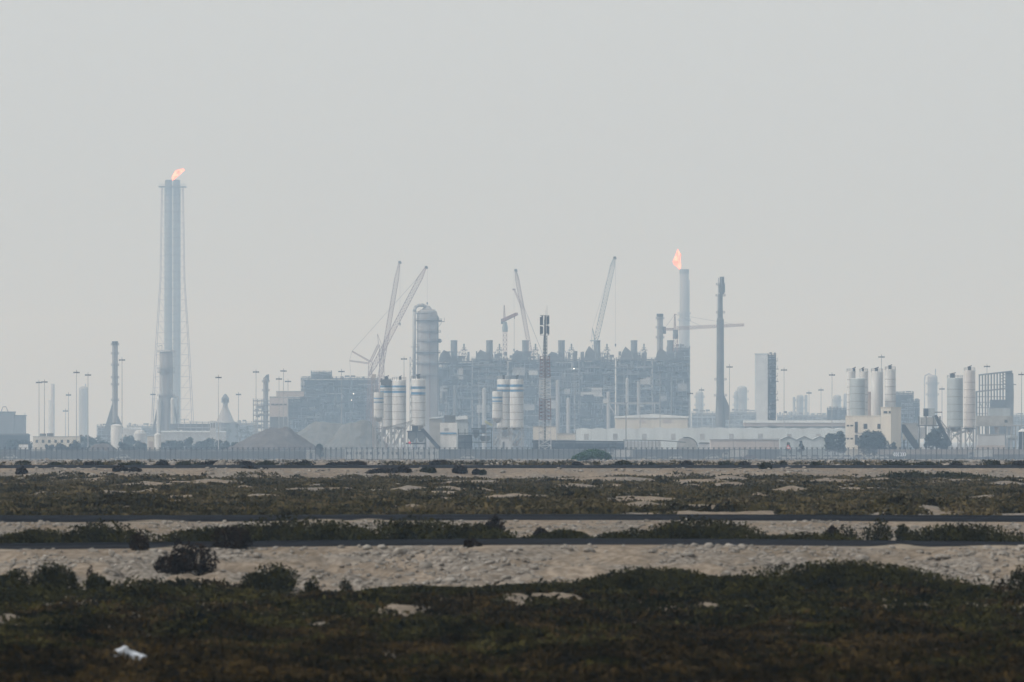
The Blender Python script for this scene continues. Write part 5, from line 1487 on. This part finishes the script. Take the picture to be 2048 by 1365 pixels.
t.part('frame', M_GALV, lambda b: [b.bar((x, 838 if x < 380 else 843, d), (x, t.rb, d), 1) for x in range(357, 452, 12) for d in (-4, 6)] + [b.box(355, 452, 855, 857, -5, 7)])
t.part('lagging_box', M_STEEL, lambda b: b.box(340, 424, 848, 860, 2, 9))
t = T('gate_building', 'white framed shed end right of the low pipe rack', 'shed', 425, 3000)
t.part('wall', M_PALE, lambda b: b.box(420, 432, 842, t.rb, -5, 5))
t.part('opening', M_STEEL, lambda b: (b.box(422, 425, 846, 856, -5.6, -5.1), b.box(427, 430, 846, 856, -5.6, -5.1)))
t = T('building', 'blank cream tower building beside the wide process block', 'building', 557, 3000)
t.part('wall', M_PINKISH, lambda b: b.box(540, 575.5, 796, 834, -14, 14))
t.part('roof_edge', M_CONC, lambda b: b.box(539.4, 576, 793.6, 795.8, -14.6, 14.6))
t.part('window_band', M_GLASS, lambda b: [b.box(543 + i * 8, 549.6 + i * 8, 808, 811, -14.6, -14.06) for i in range(4)])
t.part('lower_wall', M_STEEL, lambda b: b.box(541, 575, 834.2, t.rb, -12, 12))
t.part('upper_storey', M_PINKISH, lambda b: b.box(552, 607, 784, 793, 16, 36))
t.part('upper_roof', M_CONC, lambda b: b.box(551.4, 607.6, 782.4, 783.9, 15.4, 36.6))

# ------------------------------------------------------------------ heaps
def heap(label, pts, D, depth, m, seed):
    """pts outline [(px,row)]; a rounded ridge of loose material"""
    px = sum(p[0] for p in pts) / len(pts)
    U = D / F; rb = ground_row(D)
    nx, ny = 70, 26
    xs = np.linspace(pts[0][0], pts[-1][0], nx)
    top = np.interp(xs, [p[0] for p in pts], [p[1] for p in pts])
    hh = (rb - top) * U
    v = np.linspace(-1, 1, ny)
    X = np.repeat((xs - px)[None] * U, ny, 0)
    prof = np.clip(1 - np.abs(v), 0, 1)[:, None] ** 0.85
    Y = np.repeat((v * depth)[:, None], nx, 1)
    Z = hh[None] * prof
    Z = Z + (fbm(X / 2.5 + seed, Y / 2.5, seed, 4) - 0.5) * 1.6 * np.clip(Z, 0, 2) / 2 + (fbm(X / 7 + seed, Y / 9, seed + 3, 3) - 0.5) * 0.35 * Z - 0.05
    V = np.stack([X, Y, Z], -1).reshape(-1, 3)
    i = (np.arange(ny - 1)[:, None] * nx + np.arange(nx - 1)[None, :]).ravel()
    Q = np.stack([i, i + 1, i + nx + 1, i + nx], -1)
    o = obj('gravel_heap', np_mesh('gravel_heap', V, Q, True), m, None, ((px - 1024) * U, D, ZF))
    tag(o, label, 'heap')


heap('broad reddish grey aggregate heap with a flat peak left of the silos', [(448, 899), (470, 889), (505, 866), (533, 850), (552, 847), (577, 854), (612, 880), (640, 899)], 2060, 26, M_HEAP, 3)
heap('hazy grey heap in the middle of the three big heaps', [(550, 898), (592, 862), (618, 847), (640, 842), (668, 843), (690, 850), (735, 898)], 2250, 24, M_HEAP2, 5)
heap('smooth grey heap touching the left batching plant', [(640, 899), (660, 876), (682, 850), (700, 840), (722, 840), (742, 852), (785, 899)], 2080, 22, M_HEAP2, 8)
heap('small pale heap behind the fence below the slim grey stack', [(176, 899), (190, 890), (205, 887.4), (220, 890), (234, 899)], 1990, 8, M_HEAP, 9)

# ------------------------------------------------------------------ trees
TG = 'dusty trees in the belt before the refinery'


def tree(px, top, w, D, label, group=None, m=None, n=1500, lobes=7, flat=False, row_base=None, name='tree', z=ZF):
    U = D / F
    t = T(name, label, 'tree', px, D, group, z)
    Hh = (t.rb - top) * U; W = w * U
    C = []
    for k in range(lobes + 1):
        lx, ly = (R.uniform(-.40, .40) * W, R.uniform(-.25, .25) * W) if k else (0, 0)
        lr = R.uniform(.11, .23) * W
        lz = Hh * R.uniform(.3, .9) if not flat else Hh * max(.12, .62 - 2.6 * (lx / W) ** 2) * R.uniform(.75, 1)
        if k == 0:
            lz, lr = Hh * .66, .27 * W
        nn = n // (lobes + 1)
        d = rng.normal(size=(nn, 3)); d /= np.linalg.norm(d, axis=1)[:, None]
        p = d * (rng.uniform(.25, 1.15, nn) ** .5)[:, None]
        vz = min(lr, Hh * .36) * (0.75 if flat else 1)
        lz = max(vz * 0.75, min(lz, Hh - vz * R.uniform(1.0, 1.25)))
        if k:
            lx = lx * (1.05 - 0.45 * lz / Hh)
        C.append(np.stack([lx + p[:, 0] * lr, ly + p[:, 1] * lr, np.maximum(lz + p[:, 2] * vz, Hh * .05)], -1))
    C = np.concatenate(C)
    V, Q = leaf_quads(C, 0.42 + 0.02 * W if not flat else 0.3)
    obj('crown', np_mesh('crown', V, Q), m or M_TREE, t.e)

    def trunk(b):
        b.rod(Vector((0, 0, -.05)), Vector((0, 0, Hh * .45)), .035 * Hh, .022 * Hh, 7)
        for k in range(5):
            a = R.uniform(0, 6.28)
            b.rod(Vector((0, 0, Hh * R.uniform(.2, .42))), Vector((math.cos(a) * W * .26, math.sin(a) * W * .2, Hh * R.uniform(.55, .8))), .016 * Hh, .006 * Hh, 5)
    t.part('trunk', M_BARK, trunk)


tree(1187, 896.5, 86, 1050, 'wide green flat-topped acacia standing in front of the fence', None, M_ACACIA, 7000, 18, True, z=float(H(gx(1187, 1050), 1050)))
tree(1670, 862.5, 46, 1900, 'dark round tree left of the cream batching building', None, None, 3600, 16)
tree(1746, 860.5, 70, 1890, 'broad dark tree before the cream batching building', None, None, 5000, 20)
tree(1784, 884, 24, 1890, 'small dark tree at the right foot of the broad one', None, None, 700, 5)
tree(1874, 846, 44, 1925, 'tall dark tree beneath the raised screening box', None, None, 4200, 18)
tree(1862, 866, 34, 1920, 'lower dark tree left of the tall one under the screening box', None, None, 1200, 7)
tree(1602, 878, 15, 1930, 'small slim tree before the three-gabled green shed', None, None, 600, 5)
tree(1577, 881, 13, 1930, 'smallest tree before the green shed beside the red triangle sign', None, None, 500, 4)
tree(1226, 877, 34, 2045, 'low flat tree at the left end of the low white wall', None, None, 800, 6, True)
tree(640, 888, 26, 1870, 'dark tree close behind the fence right of the broad heap', None, None, 900, 6)
for i, (px, top, w, D) in enumerate(((24, 878, 40, 2400), (50, 880, 34, 2350), (98, 889, 22, 2150), (122, 885, 28, 2150), (150, 880, 30, 2200), (166, 870, 34, 2500), (188, 872, 36, 2500), (150, 888, 26, 2080),
                                     (208, 880, 34, 2300), (258, 870, 40, 2500), (278, 880, 34, 2300), (248, 884, 30, 2200), (292, 885, 26, 2200), (335, 880, 34, 2400), (356, 880, 30, 2400), (375, 874, 30, 2450), (398, 882, 34, 2400),
                                     (420, 876, 38, 2450), (446, 879, 34, 2350), (470, 884, 36, 2250), (132, 891, 20, 2050), (1395, 838, 0, 0))):
    if w:
        tree(px, top, w, D, 'dusty dark tree in the belt between the fence and the refinery at left', TG, None, 1400, 11)
for i, (px, top, w, D) in enumerate(((455, 842, 26, 3800), (480, 846, 30, 3700), (500, 850, 24, 3700))):
    tree(px, top, w, D, 'far dusty tree among the low racks left of the broad heap', 'far trees left of the broad heap', None, 300, 5)

# ------------------------------------------------------------------ fence
t = T('fence', 'long chain-link security fence with angled post tops below the plant', 'fence', 1024, 1800)
rb = t.rb
step = 10.35
xs_all = [1024 + (i - 115) * step for i in range(231)]
order = sorted(range(231), key=lambda i: abs(xs_all[i] - 420))
own = set(order[:100])


def post(b, x, j=0):
    b.bar((x, rb + 1, 0), (x, 898.6, 0), 1.5)
    b.bar((x, 898.8, 0), (x - 1.6, 895.2, -1.2), 1.1); b.bar((x, 898.8, 0), (x + 1.6, 895.2, 1.2), 1.1)


for i in sorted(own):
    t.part('post', M_BLACK, lambda b: post(b, xs_all[i]))
o = t.part('posts', M_BLACK, lambda b: [post(b, xs_all[i]) for i in range(231) if i not in own]); o['kind'] = 'stuff'
t.part('rail', M_STEEL, lambda b: (b.bar((xs_all[0], 899, 0), (xs_all[-1], 899, 0), .5), b.bar((xs_all[0], rb - 1, 0), (xs_all[-1], rb - 1, 0), .5)))


def wires(b):
    for dx, q, d in ((-1.5, 895.4, -1.1), (-.8, 897, -.6), (1.5, 895.4, 1.1), (.8, 897, .6)):
        b.bar((xs_all[0], q, d), (xs_all[-1], q, d), .22, 3)


t.part('barbed_wire', M_DARK, wires)
t.part('wire_mesh', WIRE, lambda b: b.box(xs_all[0], xs_all[-1], 899.2, rb - .5, .35, .37))

# ------------------------------------------------------------------ cabins, vehicles and signs behind the fence
CG = 'white cabins in a row behind the fence'
for i, (x0, x1) in enumerate(((690, 706), (708, 726), (728, 748), (750, 776), (779, 800), (803, 826), (829, 848), (851, 876))):
    t = T('site_cabin', 'white site cabin behind the fence below the left silos, %s from the left' % ('first', 'second', 'third', 'fourth', 'fifth', 'sixth', 'seventh', 'eighth')[i], 'site cabin', (x0 + x1) / 2, 1835, CG)
    t.part('wall', M_WHITE, lambda b: b.box(x0, x1, 901.5, t.rb - 1, -6, 6))
    t.part('roof', M_ROOFW, lambda b: b.prism([(x0 - .6, 901.4), (x0 - .6, 899.8), ((x0 + x1) / 2, 898.8), (x1 + .6, 899.8), (x1 + .6, 901.4)], -6.6, 6.6))
    t.part('skid', M_DARK, lambda b: b.box(x0 + .4, x1 - .4, t.rb - .9, t.rb, -5, 5))
    for k in range(2):
        xx = x0 + (x1 - x0) * (.2 + .4 * k)
        t.part('window', M_GLASS, lambda b: b.box(xx, xx + 4, 904.5, 909.5, -6.5, -6.06))
    t.part('door', M_GALV, lambda b: b.box(x1 - 4.4, x1 - 1.6, 904, t.rb - 1.4, -6.5, -6.06))
t = T('site_cabin', 'pale cabin alone behind the fence at the foot of the broad heap', 'site cabin', 624, 1840)
t.part('wall', M_PALE, lambda b: b.box(613, 630, 902, t.rb - 1, -6, 6))
t.part('roof', M_ROOFW, lambda b: b.box(612, 631, 900.4, 901.9, -6.6, 6.6))
t.part('door', M_DARK, lambda b: b.box(621, 625, 906, t.rb - 1.4, -6.5, -6.06))
t = T('truck_box', 'small white box body behind the fence at the far left', 'box', 47, 1980)
t.part('body', M_WHITE, lambda b: b.box(38, 56, 889.5, 900, -6, 6))
t.part('frame', M_DARK, lambda b: (b.box(37.6, 56.4, 900.2, 901.6, -5.6, 5.6), [b.bar((x, 901, d), (x, t.rb, d), 1) for x in (40, 54) for d in (-5, 5)]))


def vehicle(px, D, label, m, kind='car', group=None, L=24.0):
    """a car seen from the side; L px long at D"""
    t = T('parked_car' if kind == 'car' else 'truck', label, kind, px, D, group)
    U = t.U; s = 4.5 / (L * U)
    L = 4.5 / U if kind == 'car' else 8.0 / U
    h = 1.5 / U if kind == 'car' else 3.0 / U
    g = t.rb; w = .9 / U if kind == 'car' else 1.2 / U
    a = px - L / 2
    if kind == 'car':
        t.part('body', m, lambda b: b.prism([(a, g - h * .25), (a, g - h * .5), (a + L * .2, g - h * .62), (a + L * .32, g - h * .98), (a + L * .72, g - h), (a + L * .9, g - h * .62), (a + L, g - h * .55), (a + L, g - h * .22)], -w, w))
        t.part('window', M_GLASS, lambda b: b.prism([(a + L * .25, g - h * .63), (a + L * .345, g - h * .93), (a + L * .7, g - h * .94), (a + L * .84, g - h * .63)], -w - .12, w + .12))
        ax = (.2, .8)
    else:
        t.part('cab', m, lambda b: b.prism([(a, g - h * .2), (a, g - h * .55), (a + L * .06, g - h * .8), (a + L * .24, g - h * .8), (a + L * .24, g - h * .2)], -w, w))
        t.part('window', M_GLASS, lambda b: b.prism([(a + L * .05, g - h * .52), (a + L * .09, g - h * .74), (a + L * .2, g - h * .74), (a + L * .2, g - h * .52)], -w - .12, w + .12))
        t.part('cargo_box', M_WHITE, lambda b: b.box(a + L * .27, a + L, g - h, g - h * .25, -w, w))
        ax = (.13, .75, .88)
    for q in ax:
        for d in (-w, w):
            def wh(b):
                c = b.P(a + L * q, g - h * .22 if kind == 'car' else g - h * .16, d)
                r_ = (.33 if kind == 'car' else .48)
                b.rod(c + Vector((0, -.12, 0)), c + Vector((0, .12, 0)), r_, r_, 14)
            t.part('wheel', M_BLACK, wh)


VG2 = 'parked white cars behind the fence at right'
k = 0
for px in (1566, 1584, 1606, 1628, 1652, 1672, 1694, 1716, 1738, 1762):
    vehicle(px + R.uniform(-2, 2), 1830 + (k % 2) * 14, 'white car parked in the row behind the fence between the green shed and cream building', M_WHITE if k % 4 != 3 else M_GALV, 'car', VG2)
    k += 1
vehicle(1108, 1980, 'white box truck under the carport, left one', M_WHITE, 'truck')
vehicle(1152, 1985, 'white box truck under the carport, right one', M_WHITE, 'truck')
vehicle(1240, 1840, 'white van-bodied truck behind the fence right of the green acacia', M_WHITE, 'truck')
vehicle(1300, 1835, 'silver car behind the fence right of the acacia', M_GALV, 'car')
vehicle(1352, 1835, 'white car alone behind the fence below the grey shelter', M_WHITE, 'car')
vehicle(1425, 1835, 'white car behind the fence below the low cream shed, left one', M_WHITE, 'car')
vehicle(1470, 1838, 'white box truck behind the fence below the low cream shed', M_WHITE, 'truck')
vehicle(1498, 1832, 'red car behind the fence right of the white box truck', M_RED, 'car')
vehicle(935, 1838, 'white pickup-like car behind the fence below the steel platform', M_WHITE, 'car')
vehicle(246, 1840, 'white car behind the fence below the tall lamp mast at left', M_WHITE, 'car')
vehicle(1920, 1835, 'dark car behind the fence below the right grey silos', M_STEEL, 'car')
vehicle(1960, 1838, 'grey box truck behind the fence below the site office', M_GALV, 'truck')
vehicle(20, 1838, 'white car behind the fence at the far left edge', M_WHITE, 'car')
t = T('boundary_wall', 'long low red brown wall behind the fence at right', 'wall', 1890, 1870)
t.part('panel', M_PINKISH, lambda b: b.box(1755, 2070, 899, 909, -1, 1))
t.part('base_course', M_STEEL, lambda b: b.box(1755, 2070, 909.2, t.rb, -1.4, 1.4))
t = T('boundary_wall', 'long grey site wall behind the fence at left', 'wall', 320, 1900)
t.part('panel', M_STEEL, lambda b: b.box(-30, 610, 903, t.rb, -1, 1))
t.part('coping', M_GALV, lambda b: b.box(-30, 610, 901.8, 902.8, -1.5, 1.5))
t = T('boundary_wall', 'long dark site hoarding behind the fence in the middle', 'wall', 1200, 1905)
t.part('panel', M_STEEL, lambda b: b.box(880, 1560, 900, t.rb, -1, 1))
t.part('coping', M_GALV, lambda b: b.box(880, 1560, 898.8, 899.8, -1.5, 1.5))

t = T('chevron_sign', 'blue sign with white chevrons pointing both ways at the fence', 'road sign', 1799.5, 1795)
t.part('board', mat('slate_sheet', (0.1, 0.13, 0.17), .8), lambda b: b.box(1786, 1813, 904, 914.4, 0, .5))


def chev(b):
    for x, sg in ((1788.5, -1), (1792.5, -1), (1796.5, -1), (1802.5, 1), (1806.5, 1), (1810.5, 1)):
        b.bar((x - sg * 1.3, 905.4, -.3), (x + sg * 1.3, 909.2, -.3), 1.35)
        b.bar((x - sg * 1.3, 913, -.3), (x + sg * 1.3, 909.2, -.3), 1.35)


t.part('chevron', M_SIGN, chev)
for x in (1790, 1809):
    t.part('post', M_GALV, lambda b: b.bar((x, 904, .9), (x, t.rb, .9), .8))
t = T('warning_sign', 'white triangle warning sign with a red border before the green shed', 'road sign', 1576.5, 1900)
t.part('border', M_SIGNR, lambda b: b.prism([(1571.6, 898), (1576.5, 889.4), (1581.4, 898)], 0, .4))
t.part('face', M_SIGN, lambda b: b.prism([(1573.6, 896.8), (1576.5, 891.6), (1579.4, 896.8)], -.25, -.02))
t.part('symbol', M_BLACK, lambda b: b.box(1576, 1577, 893, 896, -.4, -.28))
t.part('post', M_GALV, lambda b: b.bar((1576.5, 898, .8), (1576.5, t.rb, .8), .8))
t = T('round_sign', 'round red sign beside the aggregate hopper', 'sign', 819.5, 1915)
t.part('face', M_SIGNR, lambda b: b.rod(b.P(819.5, 886, 0), b.P(819.5, 886, -.5), 2.6 * b.U, None, 14))
t.part('post', M_GALV, lambda b: b.bar((819.5, 886, .4), (819.5, t.rb, .4), .8))

# ------------------------------------------------------------------ haze, light, camera
hm = MB()
hm.add([(-5600, -400, ZF - 1.2), (5600, -400, ZF - 1.2), (5600, 15400, ZF - 1.2), (-5600, 15400, ZF - 1.2),
        (-5600, -400, 330), (5600, -400, 330), (5600, 15400, 330), (-5600, 15400, 330)],
       [(3, 2, 1, 0), (4, 5, 6, 7), (0, 1, 5, 4), (1, 2, 6, 5), (2, 3, 7, 6), (3, 0, 4, 7)])
HM = bpy.data.materials.new('dusty_air'); HM.use_nodes = True
nt = HM.node_tree; nt.nodes.remove(nt.nodes['Principled BSDF'])
pv = nt.nodes.new('ShaderNodeVolumePrincipled')
pv.inputs['Density'].default_value = 2.55e-4
pv.inputs['Color'].default_value = (0.525, 0.74, 1.0, 1)
pv.inputs['Absorption Color'].default_value = (1, 1, 1, 1)
nt.links.new(pv.outputs[0], nt.nodes['Material Output'].inputs['Volume'])
struct(hm.build('haze', HM), 'stuff', 'pale dusty haze over the desert')

w = bpy.data.worlds.new('World'); sc.world = w; w.use_nodes = True
nt = w.node_tree; bg = nt.nodes['Background']
sky = nt.nodes.new('ShaderNodeTexSky'); sky.sky_type = 'NISHITA'; sky.sun_disc = False
EL, ROT = math.radians(40), math.radians(-112)
sky.sun_elevation = EL; sky.sun_rotation = ROT; sky.dust_density = 4.0
hs = nt.nodes.new('ShaderNodeHueSaturation'); hs.inputs['Saturation'].default_value = 0.15
nt.links.new(sky.outputs[0], hs.inputs['Color']); 
gc = nt.nodes.new('ShaderNodeTexCoord'); sx = nt.nodes.new('ShaderNodeSeparateXYZ'); nt.links.new(gc.outputs['Generated'], sx.inputs[0])
ov = nt.nodes.new('ShaderNodeMapRange'); ov.inputs['From Min'].default_value = 0; ov.inputs['From Max'].default_value = 1
ov.inputs['To Min'].default_value = 2.68; ov.inputs['To Max'].default_value = 5.2   # overcast: zenith brighter than the horizon
nt.links.new(sx.outputs['Z'], ov.inputs['Value'])
cg = nt.nodes.new('ShaderNodeCombineColor')
for k, f in enumerate((0.965, 1.03, 1.065)):
    mu = nt.nodes.new('ShaderNodeMath'); mu.operation = 'MULTIPLY'; mu.inputs[1].default_value = f
    nt.links.new(ov.outputs[0], mu.inputs[0]); nt.links.new(mu.outputs[0], cg.inputs[k])
mxs = nt.nodes.new('ShaderNodeMix'); mxs.data_type = 'RGBA'; mxs.inputs[0].default_value = 0.85
nt.links.new(hs.outputs[0], mxs.inputs[6]); nt.links.new(cg.outputs[0], mxs.inputs[7])
nt.links.new(mxs.outputs[2], bg.inputs['Color'])
bg.inputs['Strength'].default_value = 0.12
L = bpy.data.lights.new('sun', 'SUN'); L.energy = 1.3; L.angle = math.radians(10); L.color = (1, 0.99, 0.98)
lo = bpy.data.objects.new('sun', L); COL.objects.link(lo)
sd = Vector((math.sin(ROT) * math.cos(EL), math.cos(ROT) * math.cos(EL), math.sin(EL)))
lo.rotation_euler = (-sd).to_track_quat('-Z', 'Y').to_euler()
cam = bpy.data.cameras.new('camera'); co = bpy.data.objects.new('camera', cam); COL.objects.link(co); sc.camera = co
co.location = (0, 0, HC); co.rotation_euler = (math.radians(90), 0, 0)
cam.sensor_width = 36; cam.lens = F * 36 / 2048; cam.clip_end = 40000; cam.shift_y = (HY - 682.5) / 2048
cam.dof.use_dof = True; cam.dof.focus_distance = 2200; cam.dof.aperture_fstop = 4.0
sc.view_settings.view_transform = 'Standard'; sc.view_settings.look = 'None'; sc.view_settings.exposure = 0.915; sc.view_settings.gamma = 1
sc.cycles.use_denoising = True
sc.cycles.volume_bounces = 0
sc.cycles.max_bounces = 6
sc.cycles.transparent_max_bounces = 16
